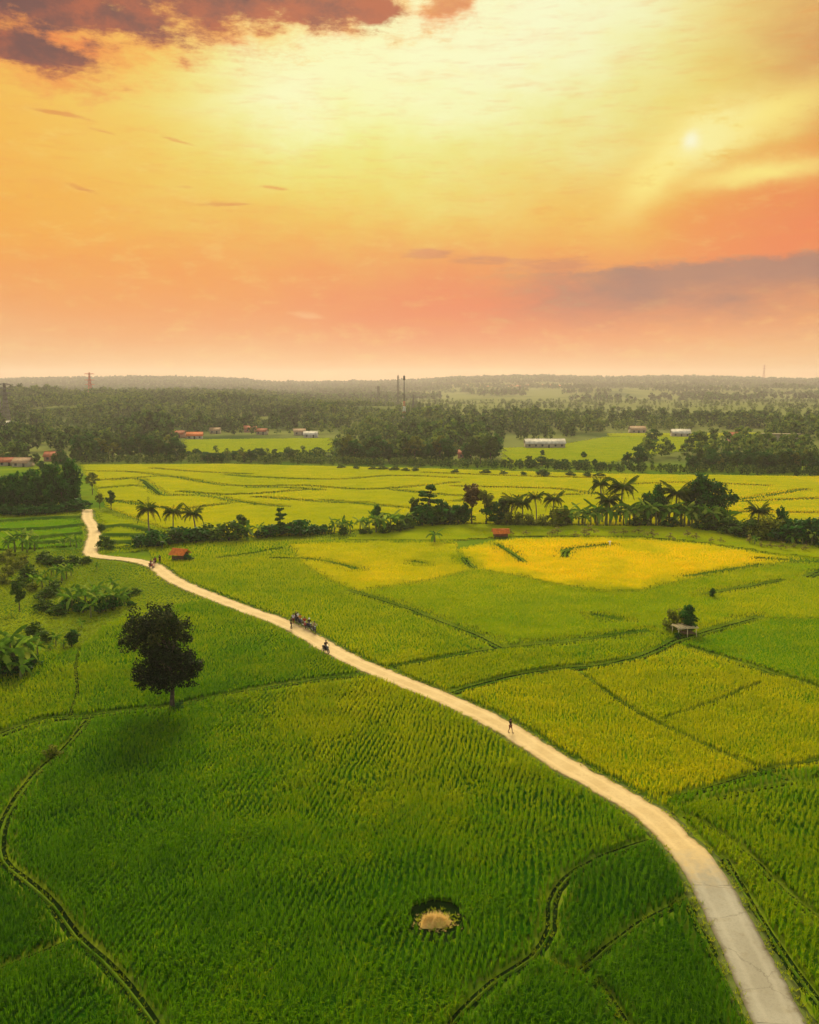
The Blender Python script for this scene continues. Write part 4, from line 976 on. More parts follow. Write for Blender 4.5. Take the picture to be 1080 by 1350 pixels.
for x, y, h in [(843, 694, 14), (884, 695, 13), (931, 699, 16), (949, 701, 16), (966, 704, 18), (979, 706, 16), (988, 706, 20)]: shrub('mid', x, y, h, 'low bush along the front of the big clump of banana plants', 'bushes in front of the big clump', 1.2)
palm(0, 999, 707, 48, 'single palm standing alone just past the end of the big clump')
broad('round_dark', 1026, 711, 44, 'dark upright tree next to the single palm beyond the big clump', wide=.62)
for x, y, h, k in [(985, 710, 22, 'mid'), (1010, 712, 24, 'olive'), (1018, 713, 28, 'olive'), (1038, 715, 30, 'dark'), (1050, 716, 30, 'dark'), (1062, 717, 32, 'dark'), (1074, 717, 34, 'dark'), (1090, 718, 34, 'dark'), (1000, 711, 18, 'mid')]: shrub(k, x, y, h, 'bush in the dense hedge beyond the single palm, past the end of the clump', 'bushes past the single palm')
for x, y, h in [(1044, 718, 20), (1070, 720, 26), (1058, 719, 18)]: banana(x, y, h, 'banana plant drooping over the dense hedge past the single palm', 'banana plants at the end of the line')
for x, y, h in [(748, 693, 30), (768, 692, 30), (785, 692, 34), (799, 693, 34), (826, 692, 36), (836, 692, 34), (855, 694, 36), (865, 694, 34), (882, 694, 36), (902, 695, 36), (912, 696, 34), (930, 697, 36), (940, 699, 34), (957, 700, 32)]: banana(x, y, h, 'tall banana plant rising above the lower ones around the biggest dark tree', 'tall banana plants of the line')
for x, y, h in [(452, 705, 12), (482, 705, 10), (508, 704, 13), (526, 701, 14), (538, 697, 17)]: shrub('mid', x, y, h, 'green bush filling the foot of the middle row of banana plants', 'bushes in the middle row')
broad('tall_mid', 662, 692, 36, 'bushy green tree pressed against the reddish-brown one on its palm side', wide=1.0)
# --- straggling plants on the green strip before the clump
banana(573, 717, 22, 'lone pale young plant standing in the strip below the tiered tree', k=2)
for x, y, h in [(673, 706, 8), (694, 706, 7), (728, 707, 9), (735, 706, 11), (758, 709, 8), (770, 708, 11), (777, 706, 13), (810, 706, 8), (822, 706, 9), (842, 705, 10), (860, 710, 12), (883, 713, 10), (906, 709, 10), (918, 712, 9), (938, 715, 7), (950, 716, 7)]: shrub('dry', x, y, h, 'straggling half-dry plant on the pale green strip behind the golden paddy', 'straggling plants on the green strip')
for x, y, h in [(988, 717, 12), (1003, 722, 8), (1016, 724, 9), (1030, 726, 11), (1046, 724, 8), (1062, 727, 9)]: shrub('dry', x, y, h, 'low yellowish bush on the corner beyond the golden paddy', 'bushes on the corner beyond the golden paddy')
banana(995, 719, 14, 'bright pale young banana plant on the corner beyond the golden paddy', k=0)
broad('round_dark', 938, 789, 14, 'small round tree alone at the end of a short dark bank', wide=1.0)
# --- left bank: gardens of bananas
for i, (x, y, h) in enumerate([(86, 802, 26), (96, 806, 30), (104, 798, 30), (113, 806, 34), (122, 800, 34), (131, 808, 30), (140, 806, 30), (150, 804, 32), (158, 802, 28), (92, 795, 24), (128, 794, 30), (146, 796, 28)]): banana(x, y, h, 'banana plant in the dense dark grove next to the big lone tree', 'banana plants in the dense grove')
for x, y, h in [(90, 806, 17), (110, 808, 16), (136, 807, 17), (152, 803, 16), (172, 800, 8)]: shrub('dark', x, y, h, 'low dark bush at the foot of the dense banana grove', 'bushes in the dense banana grove')
banana(120, 814, 26, 'pale banana plant with an upright new leaf in front of the dense grove', k=0)
banana(108, 828, 14, 'small pale banana plant between the dense grove and the shaded bush', k=2)
for x, y, h in [(75, 762, 20), (82, 766, 22), (88, 764, 24), (94, 760, 18), (68, 760, 16), (60, 764, 14), (52, 768, 14), (104, 752, 10)]: banana(x, y, h, 'small banana plant of the thin grove between the dense grove and the upper road', 'banana plants of the thin grove')
for x, y, h in [(6, 892, 50), (20, 888, 56), (34, 880, 50), (14, 870, 48), (-8, 895, 56), (28, 896, 34)]: banana(x, y, h, 'big blue-green banana plant of the clump nearest the lower corner bank', 'banana plants of the large near clump')
for x, y, h in [(8, 893, 24), (26, 888, 22), (40, 880, 18)]: shrub('dark', x, y, h, 'dark bush at the foot of the large near banana clump', 'bushes of the large near clump')
broad('round_dark', 95, 852, 22, 'squat dark tree shading the top of the little bank beside the fresh paddy', wide=1.3)
banana(74, 852, 20, 'yellow-green banana plant beside the squat dark tree', k=1); banana(84, 856, 14, 'tiny banana plant close under the squat dark tree', k=2); banana(66, 858, 13, 'small yellowish banana plant, farther from the squat dark tree', k=2)
broad('tall_mid', 26, 806, 40, 'slender small tree with a pale trunk between the two banana groves', wide=.9)
for x, y, h in [(20, 728, 30), (30, 726, 32), (40, 724, 28), (12, 730, 24), (46, 726, 20), (36, 730, 26)]: banana(x, y, h, 'banana plant in the clump on the steps below the dark grove of trees', 'banana plants on the steps')
for x, y, h in [(85, 721, 14), (93, 721, 18), (101, 722, 15), (78, 720, 10)]: banana(x, y, h, 'small banana plant close beside the pale upper road', 'banana plants beside the upper road')
for x, y, h in [(140, 722, 14), (146, 726, 8), (134, 700, 9)]: shrub('mid', x, y, h, 'bush on the far side of the pale upper road', 'bushes beyond the upper road')
for x, y, h in [(4, 742, 12), (14, 748, 12), (22, 752, 12), (10, 760, 12), (30, 745, 12), (4, 772, 14), (44, 780, 10), (12, 735, 10)]: shrub('olive', x, y, h, 'sprawling yellow-green bush on the bank below the steps', 'sprawling bushes on the bank')
for x, y, h in [(58, 742, 13), (66, 746, 12), (78, 748, 14), (98, 745, 12), (112, 744, 9), (38, 762, 15), (30, 775, 13), (72, 782, 14), (60, 790, 13), (168, 790, 10), (180, 784, 8), (76, 812, 12), (60, 806, 14), (46, 838, 15), (58, 846, 13)]: shrub('mid', x, y, h, 'green garden bush scattered between the banana groves this side of the upper road', 'garden bushes between the groves', 1.2)
for x, y, h in [(56, 776, 20), (44, 772, 18), (66, 775, 17), (128, 752, 12), (148, 780, 20), (164, 796, 20), (50, 868, 26), (42, 858, 24)]: banana(x, y, h, 'single banana plant apart from the groves on the garden slope', 'scattered banana plants on the garden slope')
# --- dark grove on the left, this side of the yellow fields
G4 = 'trees of the dark grove'
L4 = 'dark tree of the grove standing before the yellow fields, above the upper road'
for kd, x, y, h, w in [('round_dark', 92, 668, 64, .75), ('wide_dark', 74, 668, 58, .7), ('round_dark', 60, 670, 52, .75), ('wide_dark', 42, 672, 54, .7), ('round_dark', 24, 672, 50, .8), ('wide_dark', 6, 673, 46, .8), ('round_dark', 84, 672, 48, .7), ('round_dark', 50, 673, 46, .7), ('wide_dark', 100, 669, 38, .7), ('round_dark', 14, 675, 40, .8), ('round_dark', -12, 672, 50, .9), ('wide_dark', 34, 676, 34, .8), ('round_dark', 70, 675, 36, .75)]: broad(kd, x, y, h, L4, G4, w)
for x, y, h in [(4, 680, 14), (18, 680, 12), (32, 680, 14), (46, 679, 12), (60, 679, 14), (74, 678, 12), (88, 676, 14), (100, 674, 16)]: shrub('dark', x, y, h, 'dark bush along the foot of the dark grove', 'bushes along the dark grove', 1.3)
broad('loose_olive', 122, 652, 30, 'thin pale olive tree out in the yellow field next to the dark grove', wide=.8)
broad('loose_olive', 132, 671, 20, 'small yellowish tree beside the top of the upper road', wide=.9)
broad('tall_mid', 147, 672, 26, 'small dark tree just past the top of the upper road', wide=.9)
shrub('dark', 112, 669, 10, 'dark bush at the point where the upper road disappears')
# ------------------------------------------------------------------ woods beyond the fields
HOUSES = []   # filled below: pixel, width m ...; trees keep out of the sight line to them
VILLAGE = [  # px, py of the base, width m, depth m, wall h, roof, wall, turn, label
 (257, 579, 10, 7, 3.0, 'orange', 'white', 10, 'widest village house, with a bright orange tiled roof above the small green field'),
 (236, 577, 9, 7, 3.2, 'rust', 'pink', -15, 'pinkish house next to the widest orange-roofed village house'),
 (257, 562, 8, 6, 3.4, 'white', 'cream', 5, 'small house with a white roof straight above the widest orange one'),
 (226, 562, 10, 7, 3.4, 'white', 'cream', -8, 'cream house with a pale roof, higher up and apart from the orange ones'),
 (200, 560, 10, 7, 3.4, 'tan', 'cream', 12, 'tan-roofed house half hidden in trees, farthest uphill in the village'),
 (284, 572, 7, 6, 3.2, 'tan', 'cream', 0, 'small tan house between the orange roof and the pink pair'),
 (330, 570, 9, 7, 3.4, 'rust', 'pink', 14, 'larger house of the pink pair with rusty roofs among the trees'),
 (346, 573, 7, 6, 3.2, 'rust', 'cream', -12, 'smaller house of the pair with rusty roofs among the trees'),
 (395, 574, 8, 6, 3.4, 'tan', 'cream', 8, 'tan-roofed house at the near end of the white house by the green field'),
 (410, 577, 9, 6, 3.0, 'white', 'white', -4, 'white house at the far corner of the small green field'),
 (10, 614, 6, 5, 2.4, 'rust', 'cream', 8, 'small house with a rusty red roof at the edge beyond the dark grove'),
 (31, 616, 7, 6, 2.4, 'tan', 'cream', -6, 'low house with a broad tan roof behind the dark grove'),
 (71, 608, 7, 6, 3.0, 'rust', 'pink', 4, 'pink-walled house with a dark doorway behind the dark grove'),
 (14, 563, 15, 7, 3.6, 'white', 'cream', 3, 'long pale building in the trees below the big pylon'),
 (94, 532, 14, 9, 4.0, 'white', 'white', 8, 'single white building high on the wooded hill'),
 (718, 591, 22, 7, 3.0, 'white', 'cream', 2, 'long low white shed at the edge of the green fields beyond the palms'),
 (612, 604, 6, 5, 3.0, 'rust', 'pink', 0, 'tiny pink hut at the foot of the wood beyond the yellow field'),
 (897, 576, 12, 8, 3.6, 'white', 'cream', -6, 'white-roofed house across the far green fields, beyond the single far tree'),
 (840, 571, 11, 8, 3.4, 'tan', 'cream', 4, 'tan house in the far trees behind the single far tree'),
 (1062, 571, 14, 8, 4.0, 'white', 'cream', -3, 'white building among hazy trees near the edge'),
 (966, 592, 5, 5, 7.5, 'rust', 'pink', 0, 'narrow tall pink building in the thick trees past the far green fields'),
 (1030, 588, 22, 9, 6.5, 'olive', 'grey', 2, 'large grey-brown flat hall deep in the thick trees'),
]
for v_ in VILLAGE:
    HOUSES.append((on_land(v_[0], v_[1]), v_[2]))
TOWERS_AT = []
CLEAR = [W(p, 0) for p in ([(232, 574), (446, 573), (446, 600), (236, 600)], [(652, 586), (720, 584), (790, 570), (1012, 566), (1012, 578), (955, 592), (850, 603), (800, 613), (655, 613)])]
LOW = [W(p, 0) for p in ([(236, 598), (446, 597), (446, 622), (236, 614)], [(560, 609), (1140, 609), (1140, 640), (800, 628), (560, 622)])]
FIELDS_ALL = PW
def forest_points(n, y0, y1, spread):
    y = np.sqrt(rng.uniform(y0 * y0, y1 * y1, n)); x = rng.uniform(-spread, spread, n) * y
    return np.c_[x, y]
def sparse_keep(P):
    ok = np.ones(len(P), bool)
    for c in CLEAR + [PW[k] for k in range(len(PADDIES)) if PADDIES[k][2] in ('gold_far',)] : ok &= ~inside(P, c)
    for k in range(len(PADDIES) - 3, len(PADDIES)): ok &= ~inside(P, PW[k])
    for h, w in HOUSES:
        a = math.atan2(h[0], h[1]); da = np.abs(np.arctan2(P[:, 0], P[:, 1]) - a) * h[1]
        near = (h[1] - P[:, 1])
        ok &= ~((da < w * .75 + 2) & (near > -w * .8) & (near < 24))
    return ok
EDGE = W([(-200, 618), (0, 616), (104, 612), (300, 611), (520, 616), (800, 624), (1140, 631)], 0)
def edge_y(x):
    """where the far yellow fields end"""
    return np.interp(x, EDGE[:, 0], EDGE[:, 1])

# crowns for the mass: a few leaf clouds, merged by numpy
MASS = [leaf_cloud([(0, 0, 6.2, 2.8, 2.8, 2.4), (-1.8, .5, 5, 1.9, 1.9, 1.7), (2, -.4, 5.2, 1.9, 2, 1.8), (.3, .2, 7.8, 1.6, 1.6, 1.3), (0, 0, 2.6, 2.4, 2.4, 2.2)], 150, .85, sub=7, seed=s, tint_base=.42) for s in (31, 32, 33, 34)]
TINY = [leaf_cloud([(0, 0, 5.2, 3.2, 3.2, 3.2)], 26, 1.9, sub=5, subr=.6, seed=s, tint_base=.45) for s in (41, 42, 43)]
WOOD = leaf_mat('wood_leaves', (0.008, 0.032, 0.006, 1), (0.065, 0.135, 0.020, 1), 0.28, 0.9, 0.0, hi=(0.19, 0.24, 0.035, 1))
def mass(name, P, scale, kinds, tadd):
    Vs, Qs, Ts, n = [], [], [], 0
    pick = rng.integers(0, len(kinds), len(P)); z = height(P[:, 0], P[:, 1]); a = rng.uniform(0, 6.28, len(P))
    for i in range(len(kinds)):
        m_ = np.where(pick == i)[0]
        if not len(m_): continue
        V, q, t = kinds[i]
        c, s = np.cos(a[m_])[:, None], np.sin(a[m_])[:, None]; sc = scale[m_][:, None]
        X = (V[None, :, 0] * c - V[None, :, 1] * s) * sc + P[m_, 0][:, None]; Y = (V[None, :, 0] * s + V[None, :, 1] * c) * sc + P[m_, 1][:, None]; Z = V[None, :, 2] * sc + z[m_][:, None]
        Vs.append(np.stack([X, Y, Z], -1).reshape(-1, 3)); Qs.append((q[None] + (np.arange(len(m_)) * len(V))[:, None, None]).reshape(-1, 4) + n); n += len(m_) * len(V)
        Ts.append(np.clip(t[None] + tadd[m_][:, None], 0, 1).ravel())
    o = link(name, np_mesh(name, np.concatenate(Vs), np.concatenate(Qs), None, [WOOD], np.concatenate(Ts))); tag(o, kind='stuff')

# trees one can tell apart along the near edge: objects of their own
def edge_trees():
    n = 0; placed = []
    kinds = ['round_dark', 'wide_dark', 'tall_mid', 'loose_olive', 'round_dark', 'wide_dark', 'tall_mid']
    spans = [  # px range, row py range, height range m, label, group, count
     (104, 236, 602, 608, 8, 12, 'tree along the near edge of the wood beyond the yellow fields, below the village', 'trees at the wood edge below the village', 22),
     (448, 655, 606, 612, 8, 13, 'tree along the front of the dark wood behind the middle of the yellow fields', 'trees at the front of the dark wood', 34),
     (240, 446, 602, 610, 3.2, 6.0, 'low dark tree between the yellow fields and the small green field', 'low trees before the small green field', 26),
     (660, 800, 612, 617, 2.6, 5.0, 'low tree in the hedge between the yellow field and the far green terraces', 'hedge trees before the green terraces', 14),
     (905, 1100, 612, 620, 6, 10, 'tree of the thick olive wood past the far green terraces', 'trees of the thick olive wood', 30),
     (0, 100, 606, 622, 4, 8, 'tree between the houses behind the dark grove', 'trees between the houses behind the grove', 13),
    ]
    for x0, x1, y0, y1, h0, h1, lab, grp, cnt in spans:
        for i in range(cnt):
            px = x0 + (x1 - x0) * (i + random.uniform(.2, .8)) / cnt; py = random.uniform(y0, y1) + (max(0, px - 700) * .012 if x0 >= 660 else 0)
            p = at(px, py)
            if not sparse_keep(np.array([p[:2]]))[0] and h0 > 3.5: 
                if any(abs(math.atan2(p[0], p[1]) - math.atan2(hh[0], hh[1])) * hh[1] < w * .7 and p[1] < hh[1] for hh, w in HOUSES): continue
            kd = random.choice(kinds); h = random.uniform(h0, h1)
            put('broadleaf_tree', BROAD[kd], ('trunk', 'crown'), p, h / 9.6, random.uniform(0, 6.3), lab, 'tree', grp, random.uniform(.9, 1.3) if h > 6 else 1.5)
    broad('wide_dark', 843, 615, 27, 'bulky dark tree in front of the far green terraces, beyond the two tallest palms', wide=1.0)
    broad('round_dark', 828, 616, 20, 'smaller dark tree leaning on the bulky one before the green terraces', wide=1.0)
    broad('wide_dark', 861, 585, 20, 'single round tree standing by itself in the middle of the far green fields', wide=1.0)
    broad('tall_mid', 926, 592, 24, 'leafy tree with a ragged pointed top at the corner of the thick olive wood', wide=1.1)
    broad('tall_mid', 940, 590, 26, 'taller ragged tree behind the corner of the thick olive wood', wide=1.0)
    broad('round_dark', 770, 604, 9, 'little round tree on the green terraces near the long white shed', wide=1.3)
    broad('round_dark', 716, 601, 8, 'little dark bushy tree directly before the long white shed', wide=1.4)
    for x, y, h in [(1013, 618, 22), (1000, 621, 26), (1028, 622, 22), (1052, 620, 26), (1070, 624, 24)]: broad('wide_dark', x, y, h, 'blue-green round tree at the front of the thick olive wood', 'blue-green trees before the olive wood', .9)
    for x, y, h in [(520, 621, 6), (535, 622, 5), (548, 622, 6), (600, 624, 5), (640, 625, 6), (664, 626, 5), (716, 628, 9), (690, 627, 5), (752, 628, 6), (775, 629, 7), (790, 629, 6), (505, 620, 6), (492, 620, 5), (470, 619, 5), (450, 618, 5)]: shrub('mid', x, y, h, 'tiny bush in the thin hedge along the back of the yellow fields', 'bushes along the back of the yellow fields', 1.4)
edge_trees()

P = forest_points(15000, 395, 1750, .58); P = P[P[:, 1] > edge_y(P[:, 0]) + 5]; P = P[sparse_keep(P)]
px, py = project(P[:, 0], P[:, 1], height(P[:, 0], P[:, 1])); P = P[(px > -130) & (px < 1210)]
sc = rng.uniform(.75, 1.45, len(P)) * (1 + .34 * wob(P[:, 0], P[:, 1], 110.0) + .2 * wob(P[:, 0], P[:, 1], 40.0, 3))
for L in LOW: sc = np.where(inside(P, L), sc * .42, sc)
right = smooth(700, 1000, 540 + F * P[:, 0] / P[:, 1]) * smooth(900, 500, P[:, 1])
hazy = smooth(410, 540, 540 + F * P[:, 0] / P[:, 1]) * smooth(720, 980, P[:, 1])
sc = sc * (1 - .45 * hazy)
gap = (wob(P[:, 0] * .5, P[:, 1], 95.0, 2) > .62) | (rng.random(len(P)) < .75 * hazy)
keep = ~gap & (sc > .3)
P, sc, right = P[keep], sc[keep], right[keep]
# undergrowth that closes the wood's edge down to the field
ux = rng.uniform(-330, 360, 1500); uy = edge_y(ux) + rng.uniform(2, 26, 1500); U = np.c_[ux, uy]; U = U[sparse_keep(U)]
P = np.concatenate([P, U]); sc = np.concatenate([sc, rng.uniform(.22, .42, len(U))]); right = np.concatenate([right, rng.uniform(0, .6, len(U))])
mass('woodland', P, sc, MASS, rng.normal(0, .10, len(P)) + .26 * wob(P[:, 0], P[:, 1], 150.0, 1) + .22 * right + .12 * np.clip((P[:, 1] - 700) / 700, 0, 1))
P = forest_points(26000, 1700, 5200, .56); P = P[sparse_keep(P)]
k_ = (((P[:, 0] - 420) / 330) ** 2 + ((P[:, 1] - 3430) / 150) ** 2 > 1) & (wob(P[:, 0], P[:, 1], 260.0, 2) < 1.0 - 1.3 * smooth(420, 600, 540 + F * P[:, 0] / P[:, 1]) * smooth(3300, 2800, P[:, 1]))
P = P[k_]
mass('woodland', P, rng.uniform(1.0, 2.0, len(P)) * np.where(P[:, 1] > 4300, 1.25, 1.0), TINY, rng.normal(-.30, .10, len(P)) + .15 * wob(P[:, 0], P[:, 1], 400.0, 1))
# ------------------------------------------------------------------ buildings, towers, people, bikes
ROOFS = {'orange': solid('orange_tile', (0.50, 0.13, 0.03, 1), .85, .35, 2.0, .1), 'hut': solid('hut_tile', (0.66, 0.18, 0.035, 1), .85, .35, 2.0, .1), 'rust': solid('rust_tile', (0.32, 0.10, 0.05, 1), .85, .35, 1.0, .1), 'white': solid('white_sheet', (0.50, 0.46, 0.38, 1), .8, .35, .5, .2),
         'tan': solid('tan_tile', (0.32, 0.21, 0.12, 1), .85, .3, 1.0, .1), 'olive': solid('olive_sheet', (0.20, 0.17, 0.09, 1), .8, .3, .6, .1)}
WALLS = {'white': solid('white_render', (0.42, 0.39, 0.33, 1), .9, .3, 1.0, .1), 'cream': solid('cream_render', (0.36, 0.30, 0.21, 1), .9, .2, 1.0, .1), 'pink': solid('pink_render', (0.38, 0.20, 0.13, 1), .9, .2, 1.0, .1), 'grey': solid('grey_render', (0.26, 0.22, 0.14, 1), .9, .3, .8, .1)}
DARKGLASS = solid('dark_opening', (0.03, 0.03, 0.03, 1), .4, .2, 2.0, .4)
WOODM = solid('weathered_wood', (0.16, 0.10, 0.05, 1), .9, .4, 6.0, .1)
BAMBOO = solid('pale_bamboo', (0.68, 0.54, 0.30, 1), .7, .3, 8.0, .2)
STEEL = solid('dark_steel', (0.09, 0.085, 0.08, 1), .6, .3, 2.0, .3)
REDP = solid('red_paint', (0.50, 0.09, 0.05, 1), .6, .2, 2.0, .3); WHITEP = solid('white_paint', (0.75, 0.70, 0.64, 1), .6, .1, 2.0, .3)

def house(loc, w, d, h, roof, wall, rz, label):
    o = empty('shed' if 'shed' in label else ('hut' if 'hut' in label else ('hall' if 'hall' in label else 'house')), loc, rz)
    b = MB(); b.box((0, 0, h / 2 - .3), (w, d, h + .6)); flat = roof in ('olive',)
    rise = d * .30 if not flat else .5
    if not flat:
        b.prism([(-d / 2, h), (d / 2, h), (0, h + rise * .96)], -w / 2, w / 2)
    b.build('wall', WALLS[wall], o)
    r = MB(); e = .55
    if flat: r.box((0, 0, h + .25), (w + .8, d + .8, .45))
    else:
        for s in (-1, 1):
            y0, z0 = s * (d / 2 + e), h - e * rise / (d / 2); t = .16
            r.add([(-w / 2 - .5, y0, z0), (w / 2 + .5, y0, z0), (w / 2 + .5, 0, h + rise), (-w / 2 - .5, 0, h + rise), (-w / 2 - .5, y0, z0 + t), (w / 2 + .5, y0, z0 + t), (w / 2 + .5, 0, h + rise + t), (-w / 2 - .5, 0, h + rise + t)],
                  [(0, 1, 2, 3), (4, 5, 6, 7), (0, 1, 5, 4), (1, 2, 6, 5), (2, 3, 7, 6), (3, 0, 4, 7)])
    rf = r.build('roof', ROOFS[roof], o)
    if not flat: c = MB(); c.box((0, 0, h + rise + .2), (w + 1.0, .34, .16)); c.build('ridge_cap', ROOFS[roof], rf)
    n = max(2, int(w // 3.2)); door = n // 2
    for i in range(n):
        x = (i + .5) / n * w - w / 2
        if i == door:
            c = MB(); c.box((x, -d / 2 - .03, 1.05), (1.0, .1, 2.1)); c.build('door', DARKGLASS, o)
        else:
            c = MB(); c.box((x, -d / 2 - .02, h * .55), (1.1, .08, 1.1)); wn = c.build('window', DARKGLASS, o)
            c = MB()
            c.box((x, -d / 2 - .06, h * .55 - .6), (1.3, .16, .1)); c.build('sill', WALLS['white'], wn)
    return tag(o, label, 'house' if o.name.startswith('house') else o.name.split('.')[0])
for px_, py_, w_, d_, h_, r_, wl_, rz_, lab_ in VILLAGE:
    house(on_land(px_, py_), w_, d_, h_ * (.8 if w_ < 20 and h_ < 5 else 1), r_, wl_, R(rz_), lab_)

def lattice(h, b0, b1, n, thick, z0=0.0):
    m = MB()
    for i in range(n):
        t0, t1 = i / n, (i + 1) / n; w0, w1 = (b0 + (b1 - b0) * t0 ** .75) / 2, (b0 + (b1 - b0) * t1 ** .75) / 2; za, zb = z0 + h * t0, z0 + h * t1
        c0 = [(-w0, -w0, za), (w0, -w0, za), (w0, w0, za), (-w0, w0, za)]; c1 = [(-w1, -w1, zb), (w1, -w1, zb), (w1, w1, zb), (-w1, w1, zb)]
        for j in range(4):
            k = (j + 1) % 4
            m.tube([c0[j], c1[j]], thick, 4); m.tube([c0[j], c1[k]], thick * .6, 4); m.tube([c0[k], c1[j]], thick * .6, 4); m.tube([c1[j], c1[k]], thick * .6, 4)
    return m
def world_at(px, y):
    x = (px - 540) / F * (y * CP - (0 - H) * SP); return np.array([x, y, float(height(x, y))])
def z_at(py, y):
    b = (675 - py) / F; d = ray(540, py); return H + d[2] / d[1] * y
def pylon(px, y, top_py, label, mat, arms=(.97, .86, .75), aw=8.0, n=9):
    p = world_at(px, y); h = z_at(top_py, y) - p[2]; o = empty('power_pylon', p, R(random.uniform(-15, 15)))
    lattice(h, h * .17, h * .03, n, .22 + h * .0022 + y * 5e-5).build('lattice', mat, o)
    for a in arms:
        m = MB(); z = h * a; th = .2 + h * .0018 + y * 4e-5
        for s in (-1, 1):
            m.tube([(0, -.5, z - .9), (s * aw, 0, z)], th, 4); m.tube([(0, .5, z - .9), (s * aw, 0, z)], th, 4); m.tube([(0, 0, z + .8), (s * aw, 0, z)], th, 4)
        ar = m.build('cross_arm', mat, o)
        for s in (-1, 1):
            i = MB(); i.tube([(s * aw * .95, 0, z - .05), (s * aw * .95, 0, z - 1.6)], [.22, .14], 6); i.build('insulator', STEEL, ar)
    return tag(o, label, 'pylon')
pylon(9, 800, 505, 'tall steel power pylon at the edge, the nearer of the two standing in the wood', STEEL, aw=5.5)
pylon(0, 850, 510, 'power pylon cut by the picture edge, behind the nearer one in the wood', STEEL, aw=5.5)
pylon(120, 1500, 491, 'reddish pylon standing on the crest of the wooded hill', REDP, (.95, .72, .55), 8.0)
pylon(545, 1000, 520, 'short power pylon with wide arms close beside the red and white mast', STEEL, (.8,), 11.0)
pylon(760, 2500, 513, 'faint small pylon in the haze below the ridge', STEEL, (.8,), 15.0)
pylon(1006, 4600, 481, 'faint pylon standing alone on the skyline of the far ridge', REDP, (.93, .8), 11.0, 7)
def mast(px, y, top_py, label, two_tone, slim):
    p = world_at(px, y); h = z_at(top_py, y) - p[2]; o = empty('radio_mast', p)
    if two_tone:
        k = 5
        for i in range(k): lattice(h * .5 / k, 3.6 - .5 * i, 3.1 - .5 * i, 2, .18, h * .5 * i / k).build('lattice_section', REDP if i % 2 == 0 else WHITEP, o)
        m = MB(); m.tube([(0, 0, h * .5), (0, 0, h * .9)], [.42, .34], 8); m.build('pole', STEEL, o)
        m = MB(); m.tube([(0, 0, h * .9), (0, 0, h * .98)], [.85, .85], 8); m.tube([(0, 0, h * .97), (0, 0, h)], [.2, .1], 6); m.build('antenna', STEEL, o)
    else:
        lattice(h * .93, slim * 1.9, slim * 1.2, 12, .32).build('lattice', STEEL, o)
        m = MB(); m.tube([(0, 0, h * .92), (0, 0, h)], [.28, .1], 6); m.build('antenna', STEEL, o)
        for a in (0, 2.1, 4.2):
            m = MB(); m.box((math.cos(a) * slim * .8, math.sin(a) * slim * .8, h * .86), (.5, .5, 3.0), a); m.build('panel_antenna', STEEL, o)
    return tag(o, label, 'mast')
mast(525, 1250, 492, 'slim dark radio mast, the taller and thinner of the pair on the skyline', False, 1.6)
mast(533, 720, 494, 'radio mast with a red and white lattice base and a thick dark head', True, 1.5)
mast(499, 1300, 507, 'shorter dark radio mast standing apart from the pair', False, 1.9)

# --- field huts
def field_hut(px, py, w, d, hw, label, rz, dark_side):
    p = at(px, py); o = empty('field_hut', p, rz)
    for x in (-w / 2 + .15, w / 2 - .15):
        for y in (-d / 2 + .15, d / 2 - .15):
            b = MB(); b.tube([(x, y, -.3), (x, y, hw + .1)], [.08, .07], 6); b.build('post', WOODM, o)
    b = MB(); b.box((0, 0, .55), (w - .2, d - .2, .1)); b.box((0, -d / 2 + .2, .42), (w - .2, .1, .14)); b.build('floor', WOODM, o)
    b = MB(); b.box((0, d / 2 - .2, .6 + (hw - .6) / 2), (w - .34, .06, hw - .7)); b.build('back_wall', WOODM if dark_side else ROOFS['rust'], o)
    b = MB(); b.box((0, -d / 2 + .12, .85), (w - .34, .05, .5)); b.build('low_front_wall', WOODM if dark_side else ROOFS['rust'], o)
    rise = d * .36; r = MB(); e = .5; n = 9
    for s in (-1, 1):
        for i in range(n):       # overlapping rows of tiles
            f0, f1 = i / n, (i + 1) / n
            ya, za = s * (d / 2 + e) * (1 - f0), hw - .2 + (rise + .2) * f0; yb, zb = s * (d / 2 + e) * (1 - f1), hw - .2 + (rise + .2) * f1
            V = [(-w / 2 - .35, ya, za + .05), (w / 2 + .35, ya, za + .05), (w / 2 + .35, yb, zb + .0), (-w / 2 - .35, yb, zb + .0), (-w / 2 - .35, ya, za + .10), (w / 2 + .35, ya, za + .10), (w / 2 + .35, yb, zb + .04), (-w / 2 - .35, yb, zb + .04)]
            r.add(V, [(0, 1, 2, 3), (4, 5, 6, 7), (0, 1, 5, 4), (1, 2, 6, 5), (2, 3, 7, 6), (3, 0, 4, 7)])
    rf = r.build('roof', ROOFS['hut'], o)
    c = MB(); c.tube([(-w / 2 - .4, 0, hw + rise + .06), (w / 2 + .4, 0, hw + rise + .06)], .12, 8); c.build('ridge_cap', ROOFS['hut'], rf)
    for s in (-1, 1):
        g = MB(); g.prism([(-d / 2 + .15, hw - .05), (d / 2 - .15, hw - .05), (0, hw + rise - .1)], s * (w / 2 - .2) - .03, s * (w / 2 - .2) + .03); g.build('gable', WOODM, o)
    return tag(o, label, 'hut')
field_hut(238, 739, 2.8, 2.3, 1.5, 'small open hut with a bright orange tiled roof beside the pale road', R(-18), True)
field_hut(660, 709, 3.3, 2.0, 1.3, 'small hut with an orange roof and reddish walls behind the golden paddy', R(4), False)
shrub('dark', 247, 740, 9, 'small dark bush close against the side of the orange-roofed hut'); shrub('dark', 230, 741, 4, 'tiny dark bush at the corner of the orange-roofed hut')

